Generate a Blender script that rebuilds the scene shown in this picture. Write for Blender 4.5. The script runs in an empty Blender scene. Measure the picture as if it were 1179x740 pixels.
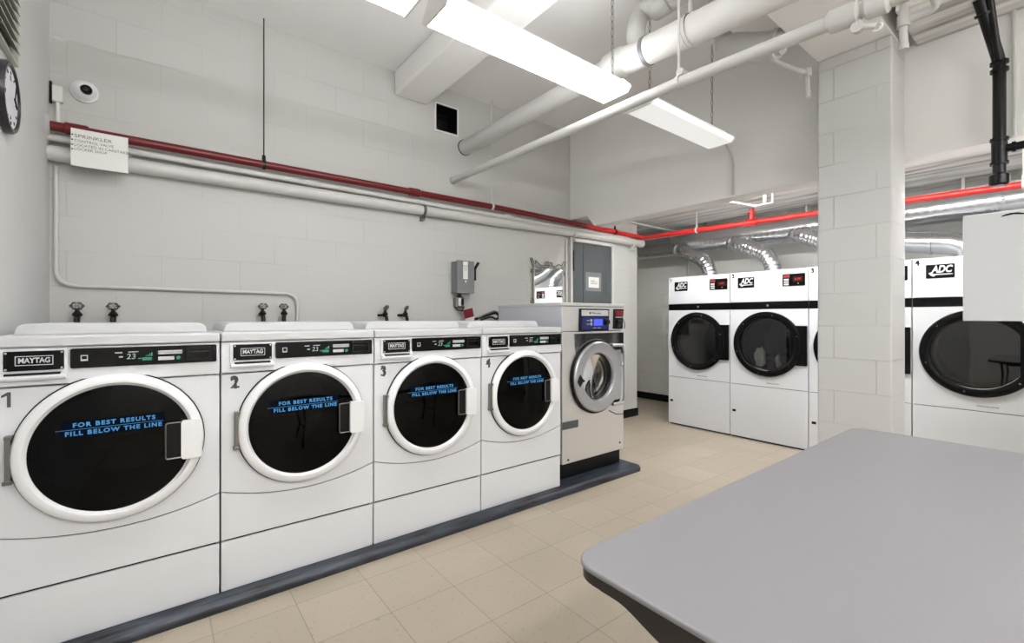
import bpy, bmesh, math, random
from mathutils import Vector, Matrix, noise
random.seed(7)
PI = math.pi
C = bpy.context.scene
COL = C.collection

# ------------------------------------------------------------------ camera
cam = bpy.data.objects.new('camera', bpy.data.cameras.new('camera'))
COL.objects.link(cam)
cam.location = (0, 0, 1.25)
cam.rotation_euler = (PI/2, 0, -math.atan2(407.5, 523))
cam.data.sensor_width = 36
cam.data.lens = 523/1179*36
cam.data.shift_y = -4.5/1179
cam.data.clip_start = 0.02
C.camera = cam
# ------------------------------------------------------------------ world, exposure
w = bpy.data.worlds.new('world'); C.world = w; w.use_nodes = True
w.node_tree.nodes['Background'].inputs[0].default_value = (0.9, 0.95, 1, 1)
w.node_tree.nodes['Background'].inputs[1].default_value = 0.05
C.view_settings.view_transform = 'Standard'; C.view_settings.look = 'None'
C.view_settings.exposure = 0.92; C.view_settings.gamma = 1
C.view_settings.use_curve_mapping = False
LAMP = 8.0

# ------------------------------------------------------------------ materials
def S(r, g=None, b=None):
    if g is None: g = b = r
    f = lambda c: (c/255/12.92) if c/255 <= 0.04045 else ((c/255+0.055)/1.055)**2.4
    return (f(r), f(g), f(b), 1)
MATS = {}
def mat(name, col, rough=0.5, metal=0.0, bump=0.0, bscale=60, vary=0.0, vscale=4, coat=0.0, emit=0.0, spec=0.5, detail=3):
    m = bpy.data.materials.new(name); m.use_nodes = True; nt = m.node_tree; b = nt.nodes['Principled BSDF']
    b.inputs['Base Color'].default_value = col; b.inputs['Roughness'].default_value = rough
    b.inputs['Metallic'].default_value = metal; b.inputs['Coat Weight'].default_value = coat
    b.inputs['Specular IOR Level'].default_value = spec
    tc = nt.nodes.new('ShaderNodeTexCoord')
    if emit:
        b.inputs['Emission Color'].default_value = col; b.inputs['Emission Strength'].default_value = emit
    if vary:
        n = nt.nodes.new('ShaderNodeTexNoise'); n.inputs['Scale'].default_value = vscale; n.inputs['Detail'].default_value = detail
        r = nt.nodes.new('ShaderNodeMix'); r.data_type = 'RGBA'
        r.inputs[6].default_value = tuple(c*(1-vary) for c in col[:3])+(1,)
        r.inputs[7].default_value = tuple(min(1, c*(1+vary)) for c in col[:3])+(1,)
        nt.links.new(tc.outputs['Object'], n.inputs['Vector'])
        nt.links.new(n.outputs['Fac'], r.inputs[0]); nt.links.new(r.outputs[2], b.inputs['Base Color'])
    if bump:
        n = nt.nodes.new('ShaderNodeTexNoise'); n.inputs['Scale'].default_value = bscale; n.inputs['Detail'].default_value = detail
        bp = nt.nodes.new('ShaderNodeBump'); bp.inputs['Strength'].default_value = bump; bp.inputs['Distance'].default_value = 0.01
        nt.links.new(tc.outputs['Object'], n.inputs['Vector'])
        nt.links.new(n.outputs['Fac'], bp.inputs['Height']); nt.links.new(bp.outputs[0], b.inputs['Normal'])
    MATS[name] = m
    return m

def block_mat(name, col, axes, off=(0, 0), bw=0.427, rh=0.2, strength=0.35, upto=None):
    """painted concrete block: axes = which object axes give (along, up)"""
    m = bpy.data.materials.new(name); m.use_nodes = True; nt = m.node_tree; b = nt.nodes['Principled BSDF']
    b.inputs['Roughness'].default_value = 0.55
    tc = nt.nodes.new('ShaderNodeTexCoord'); sp = nt.nodes.new('ShaderNodeSeparateXYZ'); cb = nt.nodes.new('ShaderNodeCombineXYZ')
    nt.links.new(tc.outputs['Object'], sp.inputs[0])
    for i, a in enumerate(axes):
        ad = nt.nodes.new('ShaderNodeMath'); ad.operation = 'ADD'; ad.inputs[1].default_value = off[i]
        nt.links.new(sp.outputs['XYZ'.index(a)], ad.inputs[0]); nt.links.new(ad.outputs[0], cb.inputs[i])
    br = nt.nodes.new('ShaderNodeTexBrick'); br.offset = 0.5
    br.inputs['Scale'].default_value = 1; br.inputs['Brick Width'].default_value = bw; br.inputs['Row Height'].default_value = rh
    br.inputs['Mortar Size'].default_value = 0.0035; br.inputs['Mortar Smooth'].default_value = 0.5
    c2 = tuple(c*0.975 for c in col[:3])+(1,); cm = tuple(c*0.86 for c in col[:3])+(1,)
    br.inputs['Color1'].default_value = col; br.inputs['Color2'].default_value = c2; br.inputs['Mortar'].default_value = cm
    nt.links.new(cb.outputs[0], br.inputs['Vector'])
    # filled joints: the mortar line fades in and out with a noise
    ns = nt.nodes.new('ShaderNodeTexNoise'); ns.inputs['Scale'].default_value = 1.6; ns.inputs['Detail'].default_value = 4
    nt.links.new(tc.outputs['Object'], ns.inputs['Vector'])
    rp = nt.nodes.new('ShaderNodeMapRange'); rp.inputs[1].default_value = 0.38; rp.inputs[2].default_value = 0.62
    nt.links.new(ns.outputs['Fac'], rp.inputs[0])
    mx = nt.nodes.new('ShaderNodeMix'); mx.data_type = 'RGBA'; mx.inputs[6].default_value = col
    nt.links.new(rp.outputs[0], mx.inputs[0]); nt.links.new(br.outputs['Color'], mx.inputs[7])
    nt.links.new(mx.outputs[2], b.inputs['Base Color'])
    n2 = nt.nodes.new('ShaderNodeTexNoise'); n2.inputs['Scale'].default_value = 45; n2.inputs['Detail'].default_value = 4
    nt.links.new(tc.outputs['Object'], n2.inputs['Vector'])
    mu = nt.nodes.new('ShaderNodeMath'); mu.operation = 'MULTIPLY'
    nt.links.new(br.outputs['Fac'], mu.inputs[0]); nt.links.new(rp.outputs[0], mu.inputs[1])
    b1 = nt.nodes.new('ShaderNodeBump'); b1.invert = True; b1.inputs['Strength'].default_value = strength; b1.inputs['Distance'].default_value = 0.006
    nt.links.new(mu.outputs[0], b1.inputs['Height'])
    b2 = nt.nodes.new('ShaderNodeBump'); b2.inputs['Strength'].default_value = 0.12; b2.inputs['Distance'].default_value = 0.004
    nt.links.new(n2.outputs['Fac'], b2.inputs['Height']); nt.links.new(b1.outputs[0], b2.inputs['Normal'])
    nt.links.new(b2.outputs[0], b.inputs['Normal'])
    return m

def floor_mat():
    m = bpy.data.materials.new('vinyl_tile'); m.use_nodes = True; nt = m.node_tree; b = nt.nodes['Principled BSDF']
    tc = nt.nodes.new('ShaderNodeTexCoord'); mp = nt.nodes.new('ShaderNodeMapping')
    mp.inputs['Location'].default_value = (-0.17, -0.002, 0)
    nt.links.new(tc.outputs['Object'], mp.inputs[0])
    br = nt.nodes.new('ShaderNodeTexBrick'); br.offset = 0
    br.inputs['Scale'].default_value = 1; br.inputs['Brick Width'].default_value = 0.3055; br.inputs['Row Height'].default_value = 0.3055
    br.inputs['Mortar Size'].default_value = 0.0011; br.inputs['Mortar Smooth'].default_value = 0.2
    br.inputs['Color1'].default_value = S(186, 174, 157); br.inputs['Color2'].default_value = S(177, 165, 148); br.inputs['Mortar'].default_value = S(118, 107, 94)
    nt.links.new(mp.outputs[0], br.inputs['Vector'])
    n = nt.nodes.new('ShaderNodeTexNoise'); n.inputs['Scale'].default_value = 55; n.inputs['Detail'].default_value = 5
    nt.links.new(tc.outputs['Object'], n.inputs['Vector'])
    r = nt.nodes.new('ShaderNodeMapRange'); r.inputs[1].default_value = 0.62; r.inputs[2].default_value = 0.70
    nt.links.new(n.outputs['Fac'], r.inputs[0])
    mx = nt.nodes.new('ShaderNodeMix'); mx.data_type = 'RGBA'; mx.inputs[7].default_value = S(128, 114, 98)
    nt.links.new(br.outputs['Color'], mx.inputs[6])
    k = nt.nodes.new('ShaderNodeMath'); k.operation = 'MULTIPLY'; k.inputs[1].default_value = 0.4
    nt.links.new(r.outputs[0], k.inputs[0]); nt.links.new(k.outputs[0], mx.inputs[0])
    n3 = nt.nodes.new('ShaderNodeTexNoise'); n3.inputs['Scale'].default_value = 2.2; n3.inputs['Detail'].default_value = 5
    nt.links.new(tc.outputs['Object'], n3.inputs['Vector'])
    m2 = nt.nodes.new('ShaderNodeMix'); m2.data_type = 'RGBA'; m2.blend_type = 'MULTIPLY'; m2.inputs[7].default_value = (0.86, 0.84, 0.81, 1)
    nt.links.new(n3.outputs['Fac'], m2.inputs[0]); nt.links.new(mx.outputs[2], m2.inputs[6])
    nt.links.new(m2.outputs[2], b.inputs['Base Color'])
    b.inputs['Roughness'].default_value = 0.36
    bp = nt.nodes.new('ShaderNodeBump'); bp.invert = True; bp.inputs['Strength'].default_value = 0.3; bp.inputs['Distance'].default_value = 0.002
    nt.links.new(br.outputs['Fac'], bp.inputs['Height'])
    b4 = nt.nodes.new('ShaderNodeBump'); b4.inputs['Strength'].default_value = 0.06; b4.inputs['Distance'].default_value = 0.01
    n4 = nt.nodes.new('ShaderNodeTexNoise'); n4.inputs['Scale'].default_value = 9
    nt.links.new(tc.outputs['Object'], n4.inputs['Vector']); nt.links.new(n4.outputs['Fac'], b4.inputs['Height'])
    nt.links.new(bp.outputs[0], b4.inputs['Normal']); nt.links.new(b4.outputs[0], b.inputs['Normal'])
    return m

def glass_mat(name, tint, gloss=0.04, ior=1.5):
    m = bpy.data.materials.new(name); m.use_nodes = True; nt = m.node_tree
    for n in list(nt.nodes): nt.nodes.remove(n)
    o = nt.nodes.new('ShaderNodeOutputMaterial'); t = nt.nodes.new('ShaderNodeBsdfTransparent'); g = nt.nodes.new('ShaderNodeBsdfGlossy')
    t.inputs[0].default_value = tint; g.inputs['Roughness'].default_value = gloss; g.inputs[0].default_value = (0.9, 0.9, 0.9, 1)
    f = nt.nodes.new('ShaderNodeFresnel'); f.inputs[0].default_value = ior; x = nt.nodes.new('ShaderNodeMixShader')
    nt.links.new(f.outputs[0], x.inputs[0]); nt.links.new(t.outputs[0], x.inputs[1]); nt.links.new(g.outputs[0], x.inputs[2]); nt.links.new(x.outputs[0], o.inputs[0])
    return m

def lens_mat(k=1.0):
    m = bpy.data.materials.new('lit_lens'); m.use_nodes = True; nt = m.node_tree
    b = nt.nodes['Principled BSDF']; b.inputs['Base Color'].default_value = (0.9, 0.9, 0.9, 1)
    b.inputs['Emission Color'].default_value = (0.97, 0.985, 1, 1); b.inputs['Emission Strength'].default_value = LAMP*k
    return m

def paint_chipped():
    m = bpy.data.materials.new('chipped_blue_paint'); m.use_nodes = True; nt = m.node_tree; b = nt.nodes['Principled BSDF']
    tc = nt.nodes.new('ShaderNodeTexCoord'); n = nt.nodes.new('ShaderNodeTexNoise'); n.inputs['Scale'].default_value = 9; n.inputs['Detail'].default_value = 8
    mp = nt.nodes.new('ShaderNodeMapping'); mp.inputs['Scale'].default_value = (0.5, 2, 2)
    nt.links.new(tc.outputs['Object'], mp.inputs[0]); nt.links.new(mp.outputs[0], n.inputs['Vector'])
    r = nt.nodes.new('ShaderNodeValToRGB'); e = r.color_ramp.elements
    e[0].position = 0.36; e[0].color = S(27, 30, 37); e[1].position = 0.66; e[1].color = S(60, 66, 78)
    q = e.new(0.34); q.color = S(14, 14, 17)
    nt.links.new(n.outputs['Fac'], r.inputs[0]); nt.links.new(r.outputs[0], b.inputs['Base Color']); b.inputs['Roughness'].default_value = 0.35
    bp = nt.nodes.new('ShaderNodeBump'); bp.inputs['Strength'].default_value = 0.4; bp.inputs['Distance'].default_value = 0.006
    nt.links.new(n.outputs['Fac'], bp.inputs['Height']); nt.links.new(bp.outputs[0], b.inputs['Normal'])
    return m

WALLC = S(194, 193, 189)
m_wallL = block_mat('painted_block_left', WALLC, 'XZ', (-0.015+0.427*10, -0.029), strength=0.28)
m_wallB = block_mat('painted_block_back', S(240, 238, 232), 'YZ', (5.0, 0), strength=0.6)
m_wallN = mat('painted_wall', S(208, 208, 206), 0.55, bump=0.08, bscale=12)
m_plaster = mat('painted_plaster', S(238, 236, 233), 0.6, bump=0.5, bscale=4, vary=0.03, vscale=2, detail=6)
m_ceil = mat('painted_ceiling', S(242, 240, 238), 0.65, bump=0.2, bscale=4, vary=0.03, vscale=1.5, detail=6)
m_rough = mat('rough_concrete', S(228, 226, 221), 0.8, bump=1.0, bscale=7, vary=0.14, vscale=5, detail=8)
def board_mat():
    m = MATS['rough_concrete']; nt = m.node_tree; b = nt.nodes['Principled BSDF']
    tc = nt.nodes.new('ShaderNodeTexCoord'); mp = nt.nodes.new('ShaderNodeMapping'); mp.inputs['Scale'].default_value = (9, 0.7, 9)
    n = nt.nodes.new('ShaderNodeTexNoise'); n.inputs['Scale'].default_value = 1.6; n.inputs['Detail'].default_value = 8
    nt.links.new(tc.outputs['Object'], mp.inputs[0]); nt.links.new(mp.outputs[0], n.inputs['Vector'])
    r = nt.nodes.new('ShaderNodeValToRGB'); e = r.color_ramp.elements
    e[0].position = 0.32; e[0].color = S(150, 147, 141); e[1].position = 0.6; e[1].color = S(232, 230, 226); q = e.new(0.45); q.color = S(205, 203, 198)
    nt.links.new(n.outputs['Fac'], r.inputs[0]); nt.links.new(r.outputs[0], b.inputs['Base Color'])
    bp = nt.nodes.new('ShaderNodeBump'); bp.inputs['Strength'].default_value = 0.9; bp.inputs['Distance'].default_value = 0.015
    nt.links.new(n.outputs['Fac'], bp.inputs['Height']); nt.links.new(bp.outputs[0], b.inputs['Normal'])
board_mat()
m_column = block_mat('painted_block_column', S(202, 201, 199), 'YZ', (2.0, 0.02), bw=0.43, rh=0.203, strength=0.8)
m_floor = floor_mat()
m_curb = paint_chipped()
m_black = mat('black_plastic', S(12, 12, 13), 0.4, spec=0.25)
m_base = mat('black_vinyl_base', S(14, 13, 13), 0.5, spec=0.3)
m_white = mat('white_enamel', S(221, 222, 224), 0.28, coat=0.3)
m_ring = mat('white_plastic', S(232, 232, 232), 0.3)
m_lid = mat('white_lid', S(198, 198, 198), 0.35)
m_dry = mat('white_powder_coat', S(208, 209, 211), 0.35)
m_gap = mat('dark_gap', S(14, 14, 14), 0.8)
m_glossblack = mat('gloss_black', S(6, 6, 6), 0.14, spec=0.25)
m_wglass = glass_mat('washer_glass', (0.02, 0.02, 0.02, 1), 0.03, 1.28)
m_dglass = glass_mat('dryer_glass', (0.72, 0.73, 0.74, 1), 0.02, 1.85)
m_fglass = glass_mat('clear_door_glass', (0.8, 0.8, 0.8, 1), 0.03, 1.35)
m_drum = mat('drum_steel', S(34, 34, 36), 0.45, 0.5)
m_darkdrum = mat('dark_drum', S(40, 40, 42), 0.5, 0.6)
m_steel = mat('brushed_steel', S(222, 220, 218), 0.32, 0.6, bump=0.03, bscale=200)
m_polish = mat('polished_steel', S(200, 200, 202), 0.09, 1.0, bump=0.15, bscale=4)
m_cast = mat('cast_aluminium', S(196, 197, 199), 0.28, 0.85)
m_sidegrey = mat('pale_grey_enamel', S(184, 184, 192), 0.35)
m_topgrey = mat('grey_trim', S(190, 190, 188), 0.35)
m_foil = mat('aluminium_foil_duct', S(210, 210, 212), 0.25, 1.0, bump=0.6, bscale=22, detail=4)
m_duct = mat('galvanised_duct', S(205, 207, 209), 0.25, 1.0, bump=0.3, bscale=9, vary=0.15, vscale=6)
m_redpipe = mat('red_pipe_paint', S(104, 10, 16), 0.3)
m_redlit = mat('lit_red_pipe_paint', S(190, 30, 26), 0.3)  # same pipe as above, the alcove's stronger light put into its red
m_pipe = mat('white_pipe_paint', S(200, 199, 195), 0.42, bump=0.2, bscale=14, detail=5)
m_insul = mat('pipe_insulation', S(216, 214, 210), 0.55, bump=0.12, bscale=10)
m_blackpipe = mat('black_iron_pipe', S(10, 9, 9), 0.3, spec=0.3, bump=0.2, bscale=40)
m_chrome = mat('worn_metal', S(135, 133, 128), 0.3, 1.0)
m_darkmetal = mat('dark_metal', S(52, 50, 48), 0.35, 0.9)
m_table = mat('grey_laminate', S(137, 135, 138), 0.42, vary=0.015, vscale=3)
m_tabedge = mat('pale_edge', S(142, 141, 144), 0.4)
m_brown = mat('dark_brown_edge', S(34, 27, 24), 0.4)
m_lens = lens_mat(); m_lensdim = lens_mat(0.032); m_filltube = lens_mat(3.6); m_filltubealc = lens_mat(4.2)  # the two tube materials belong to the added fill strips
m_fix = mat('white_fixture_metal', S(225, 223, 218), 0.4)
m_dimwhite = mat('dimmed_white_paint', S(150, 150, 147), 0.5)  # white darkened so the bracket doesn't burn out under the alcove tubes
m_greybox = mat('grey_box_paint', S(120, 121, 122), 0.45)
m_panel = mat('dark_grey_panel', S(76, 80, 82), 0.4)
m_paper = mat('paper', S(226, 225, 220), 0.7)
m_ink = mat('ink', S(120, 118, 114), 0.7)
m_num = mat('grey_number', S(84, 84, 84), 0.6)
m_blue = mat('blue_display_panel', S(18, 30, 92), 0.3)
m_bluelit = mat('lit_blue_screen', S(70, 84, 230), 0.4, emit=0.25)
m_stick = mat('blue_sticker', S(3, 12, 26), 0.8, spec=0.05)
m_stickt = mat('blue_sticker_text', S(84, 150, 208), 0.8, spec=0.1)
m_whitet = mat('white_print', S(190, 190, 190), 0.5)
m_green = mat('green_led', S(40, 120, 90), 0.4, emit=0.15)
m_ledw = mat('white_led', S(150, 165, 160), 0.4, emit=0.15)
m_redlabel = mat('red_label', S(120, 18, 28), 0.5)
m_redled = mat('red_led', S(150, 30, 34), 0.5, emit=0.2)
m_mirror = mat('mirror_glass', S(235, 236, 236), 0.01, 1.0)
m_clock = mat('clock_face', S(224, 222, 226), 0.4)
m_rim = mat('clock_rim', S(28, 25, 30), 0.3)
m_crimson = mat('crimson_card', S(110, 10, 34), 0.5)
m_clothw = mat('white_cloth', S(226, 228, 214), 0.9, bump=0.5, bscale=30)
m_clothk = mat('black_cloth', S(24, 24, 26), 0.9)
m_louv = mat('louvre_metal', S(190, 188, 178), 0.4, 0.3)
m_brass = mat('lock_silver', S(215, 215, 215), 0.25, 1.0)

# ------------------------------------------------------------------ geometry helpers
class MB:
    def __init__(s): s.v = []; s.f = []
    def add(s, vs, fs):
        o = len(s.v); s.v += [tuple(v) for v in vs]; s.f += [tuple(i+o for i in f) for f in fs]; return s
    def box(s, x0, y0, z0, x1, y1, z1):
        return s.add([(x0,y0,z0),(x1,y0,z0),(x1,y1,z0),(x0,y1,z0),(x0,y0,z1),(x1,y0,z1),(x1,y1,z1),(x0,y1,z1)],
                     [(0,3,2,1),(4,5,6,7),(0,1,5,4),(1,2,6,5),(2,3,7,6),(3,0,4,7)])
    def tube(s, path, r, n=14, closed=False, cap=True):
        P = [Vector(p) for p in path]; N = len(P)
        R = r if isinstance(r, (list, tuple)) else [r]*N
        tang = []
        for i in range(N):
            a = P[(i-1) % N] if (closed or i > 0) else P[i]
            b = P[(i+1) % N] if (closed or i < N-1) else P[i]
            tang.append((b-a).normalized())
        t0 = tang[0]; up = Vector((0,0,1)) if abs(t0.z) < 0.9 else Vector((1,0,0))
        u = t0.cross(up).normalized(); vs = []
        for i in range(N):
            t = tang[i]; u = (u - t*u.dot(t)).normalized(); w_ = t.cross(u)
            for k in range(n):
                a = 2*PI*k/n; vs.append(P[i] + (u*math.cos(a)+w_*math.sin(a))*R[i])
        fs = []
        M = N if closed else N-1
        for i in range(M):
            j = (i+1) % N
            for k in range(n):
                l = (k+1) % n; fs.append((i*n+k, i*n+l, j*n+l, j*n+k))
        if not closed and cap:
            fs.append(tuple(range(n-1, -1, -1))); fs.append(tuple((N-1)*n+k for k in range(n)))
        return s.add(vs, fs)
    def cyl(s, p0, p1, r, n=20): return s.tube([p0, p1], r, n)
    def lathe(s, prof, c, axis='y', n=64):
        """prof: (radius, height along axis) ; radius 0 closes"""
        vs = []; fs = []
        for (r, h) in prof:
            for k in range(n):
                a = 2*PI*k/n; x = r*math.cos(a); y = r*math.sin(a)
                if axis == 'y': vs.append((c[0]+x, c[1]+h, c[2]+y))
                elif axis == 'x': vs.append((c[0]+h, c[1]+x, c[2]+y))
                else: vs.append((c[0]+x, c[1]+y, c[2]+h))
        for i in range(len(prof)-1):
            for k in range(n):
                l = (k+1) % n; fs.append((i*n+k, i*n+l, (i+1)*n+l, (i+1)*n+k))
        return s.add(vs, fs)
    def prism(s, poly, axis, h0, h1):
        """poly of (a,b): axis 'x'->(y,z), 'y'->(x,z), 'z'->(x,y)"""
        def pt(a, b, h): return {'x': (h, a, b), 'y': (a, h, b), 'z': (a, b, h)}[axis]
        n = len(poly); vs = [pt(a, b, h0) for a, b in poly]+[pt(a, b, h1) for a, b in poly]
        fs = [tuple(range(n)), tuple(range(2*n-1, n-1, -1))]+[(i, (i+1) % n, n+(i+1) % n, n+i) for i in range(n)]
        return s.add(vs, fs)
    def plate(s, outer, holes, y0, y1, axis='y'):
        """flat plate with holes, from y0 (front) to y1 (back); loops are (x,z) lists"""
        bm = bmesh.new(); es = []; loops = []
        for lp in [outer]+holes:
            vs = [bm.verts.new((a, y0, b)) for a, b in lp]
            loops.append([len(bm.verts)-len(lp)+i for i in range(len(lp))])
            for i in range(len(vs)): es.append(bm.edges.new((vs[i], vs[(i+1) % len(vs)])))
        bmesh.ops.triangle_fill(bm, use_beauty=True, edges=es)
        bm.verts.index_update()
        V = [v.co.copy() for v in bm.verts]; F = [[v.index for v in f.verts] for f in bm.faces]; n = len(V)
        bm.free()
        vs = [(v.x, y0, v.z) for v in V]+[(v.x, y1, v.z) for v in V]
        if axis == 'x': vs = [(b, a, c) for a, b, c in vs]
        fs = [tuple(f) for f in F]+[tuple(i+n for i in reversed(f)) for f in F]
        for lp in loops:
            for i in range(len(lp)): a, b = lp[i], lp[(i+1) % len(lp)]; fs.append((a, b, b+n, a+n))
        return s.add(vs, fs)
    def build(s, name, m, parent=None, bevel=0, seg=2, angle=35):
        me = bpy.data.meshes.new(name); me.from_pydata(s.v, [], s.f)
        bm = bmesh.new(); bm.from_mesh(me); bmesh.ops.recalc_face_normals(bm, faces=bm.faces); bm.to_mesh(me); bm.free()
        me.polygons.foreach_set('use_smooth', [True]*len(me.polygons)); me.set_sharp_from_angle(angle=math.radians(angle))
        me.materials.append(m); me.update()
        o = bpy.data.objects.new(name, me); COL.objects.link(o)
        if parent: o.parent = parent
        if bevel:
            b = o.modifiers.new('bevel', 'BEVEL'); b.width = bevel; b.segments = seg; b.limit_method = 'ANGLE'; b.angle_limit = math.radians(40); b.harden_normals = True
        return o

def circ(cx, cz, r, n=64, a0=0): return [(cx+r*math.cos(2*PI*k/n+a0), cz+r*math.sin(2*PI*k/n+a0)) for k in range(n)]
def rrect(x0, z0, x1, z1, r, n=6):
    out = []
    for (cx, cz, a) in ((x1-r, z1-r, 0), (x0+r, z1-r, PI/2), (x0+r, z0+r, PI), (x1-r, z0+r, 1.5*PI)):
        for k in range(n+1): t = a+PI/2*k/n; out.append((cx+r*math.cos(t), cz+r*math.sin(t)))
    return out
def arc(c, r, a0, a1, n=8, plane='xz'):
    out = []
    for k in range(n+1):
        a = math.radians(a0+(a1-a0)*k/n); p, q = r*math.cos(a), r*math.sin(a)
        out.append({'xz': (c[0]+p, c[1], c[2]+q), 'yz': (c[0], c[1]+p, c[2]+q), 'xy': (c[0]+p, c[1]+q, c[2])}[plane])
    return out
def bend(pts, r, n=6):
    """round the inner corners of a polyline"""
    P = [Vector(p) for p in pts]; out = [P[0]]
    for i in range(1, len(P)-1):
        a = (P[i-1]-P[i]); b = (P[i+1]-P[i]); q = min(r, a.length*0.49, b.length*0.49)
        s = P[i]+a.normalized()*q; e = P[i]+b.normalized()*q
        for k in range(n+1):
            t = k/n; out.append(s*(1-t)**2+P[i]*2*t*(1-t)+e*t*t)
    out.append(P[-1]); return out
def text(name, s, size, loc, m, parent, rot=(PI/2, 0, 0), align='CENTER', ext=0.0006, off=0.0, shear=0.0, sx=1.0, sp=1.0):
    cu = bpy.data.curves.new('t', 'FONT'); cu.body = s; cu.size = size; cu.extrude = ext; cu.align_x = align; cu.align_y = 'CENTER'
    cu.offset = off; cu.shear = shear; cu.resolution_u = 3; cu.space_character = sp
    t = bpy.data.objects.new('t', cu); me = bpy.data.meshes.new_from_object(t)
    bpy.data.objects.remove(t); bpy.data.curves.remove(cu)
    me.name = name; me.materials.clear(); me.materials.append(m)
    if sx != 1.0:
        for v in me.vertices: v.co.x *= sx
    o = bpy.data.objects.new(name, me); COL.objects.link(o); o.location = loc; o.rotation_euler = rot
    if parent: o.parent = parent
    return o
def number(s, size, loc, m, parent):
    if s != '1': return text('number', s, size, loc, m, parent, off=0.0008)
    h = size*0.68; w_ = size*0.11; x, y, z = loc
    pts = [(x-w_*0.2, z-h/2), (x+w_*0.9, z-h/2), (x+w_*0.9, z+h/2), (x-w_*0.1, z+h/2), (x-w_*1.8, z+h*0.30), (x-w_*1.8, z+h*0.14), (x-w_*0.2, z+h*0.27)]
    return MB().prism(pts, 'y', y-0.0006, y+0.0003).build('number', m, parent)
def thing(name, label, cat, loc=(0,0,0), rz=0, group=None):
    o = bpy.data.objects.new(name, None); COL.objects.link(o); o.location = loc; o.rotation_euler = (0,0,rz); o.empty_display_size = 0.1
    o['label'] = label; o['category'] = cat
    if group: o['group'] = group
    return o
def tag(o, label, cat, group=None):
    o['label'] = label; o['category'] = cat
    if group: o['group'] = group
    return o
def struct(o): o['kind'] = 'structure'; return o
def copy_tree(o, parent=None):
    c = o.copy(); COL.objects.link(c)
    if parent: c.parent = parent
    for ch in [x for x in list(COL.objects) if x.parent == o]: copy_tree(ch, c)
    return c

# ================================================================== ROOM
XL, YW, H = -0.48, 3.6, 3.31
XB, ZB, XA, ZA = 3.62, 2.215, 5.95, 2.46
YR = -2.6
struct(MB().box(XL-0.2, YR-0.2, -0.12, XA+0.2, 5.0, 0).build('floor', m_floor))
# left-hand long wall with the square opening near the ceiling
struct(MB().plate([(XL, 0), (4.83, 0), (4.83, 3.45), (XL, 3.45)], [[(1.945, 2.92), (2.165, 2.92), (2.165, 3.155), (1.945, 3.155)]], YW, YW+0.2).build('wall_left', m_wallL))
struct(MB().box(XL-0.2, YR, 0, XL, YW+0.2, 3.45).build('wall_near', m_wallN))
struct(MB().box(XL-0.2, YR-0.2, 0, XA+0.2, YR, 3.45).build('wall_rear', m_plaster))
struct(MB().box(XA, YR, 0, XA+0.2, 5.0, 2.6).build('wall_back', m_wallB))
struct(MB().box(4.63, 5.0, 0, XA+0.2, 5.2, 2.6).build('wall_alcove', m_wallB))
struct(MB().box(4.63, YW+0.2, 0, 4.83, 5.0, 2.6).build('wall_end', m_wallB))
struct(MB().box(XL-0.2, YR, H, XB+0.2, YW+0.2, H+0.12).build('ceiling', m_ceil))
struct(MB().box(XB+0.15, YR, ZA, XA+0.2, 5.0, ZA+0.12).build('ceiling_alcove', m_rough))
struct(MB().prism([(YR, ZB), (3.24, ZB), (3.34, 2.335), (YW, 2.335), (YW, H), (YR, H)], 'x', XB, XB+0.15).build('wall_upper', m_plaster, bevel=0.006))
struct(MB().box(1.556, YR, 3.105, 1.86, YW, H).build('ceiling_beam', m_plaster, bevel=0.02))
struct(MB().box(0.3, 0.72, 2.895, XB, 1.10, H).build('ceiling_beam', m_plaster, bevel=0.006))
struct(MB().box(3.12, YR, 2.885, XB, 0.66, H).build('ceiling_beam', m_rough, bevel=0.01))
struct(MB().box(3.35, 0.72, 0, XB+0.02, 1.10, 2.895).build('column', m_column, bevel=0.012, seg=3))
struct(MB().box(XB+0.15, -0.1, 0, XA, 0.12, ZA).build('wall_partition', m_plaster))
for nm, bx in (('baseboard_left', (3.10, YW-0.012, 0, 4.83, YW, 0.1)), ('baseboard_back', (XA-0.012, 0.12, 0, XA, 5.0, 0.1)),
               ('baseboard_end', (4.83, YW-0.012, 0, 4.842, 5.0, 0.1))):
    struct(MB().box(*bx).build(nm, m_base))
# raised pad with rounded nose under the washers
R_ = 0.03
nose = [(2.277, 0.0), (2.272, 0.02)]+[(2.302+R_*math.cos(math.radians(a)), 0.02+R_*math.sin(math.radians(a))) for a in range(180, 89, -15)]+[(YW, 0.05), (YW, 0)]
pad = struct(MB().prism(nose, 'x', XL, 3.095).build('plinth', m_curb))

# wall opening duct
t = thing('wall_vent', 'square black vent opening high on the left wall below the ceiling', 'vent', (2.055, YW, 2.92))
MB().plate([(-0.122, -0.012), (0.122, -0.012), (0.122, 0.247), (-0.122, 0.247)], [[(-0.108, 0.002), (0.108, 0.002), (0.108, 0.233), (-0.108, 0.233)]], -0.008, 0.0).build('frame', m_fix, t)
MB().plate([(-0.108, 0.002), (0.108, 0.002), (0.108, 0.233), (-0.108, 0.233)], [[(-0.100, 0.01), (0.100, 0.01), (0.100, 0.225), (-0.100, 0.225)]], -0.006, 0.19).build('sleeve', m_darkmetal, t)
MB().box(-0.1, 0.15, 0.01, 0.1, 0.16, 0.225).build('back_plate', m_black, t)
MB().tube([(-0.09, 0.06, 0.05), (-0.03, 0.07, 0.03), (0.04, 0.05, 0.022), (0.09, 0.06, 0.015)], 0.006, 6).build('torn_edge', m_fix, t)
MB().tube([(-0.04, 0.1, 0.14), (0.05, 0.11, 0.145)], 0.006, 6).build('damper_rod', m_darkmetal, t)

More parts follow.
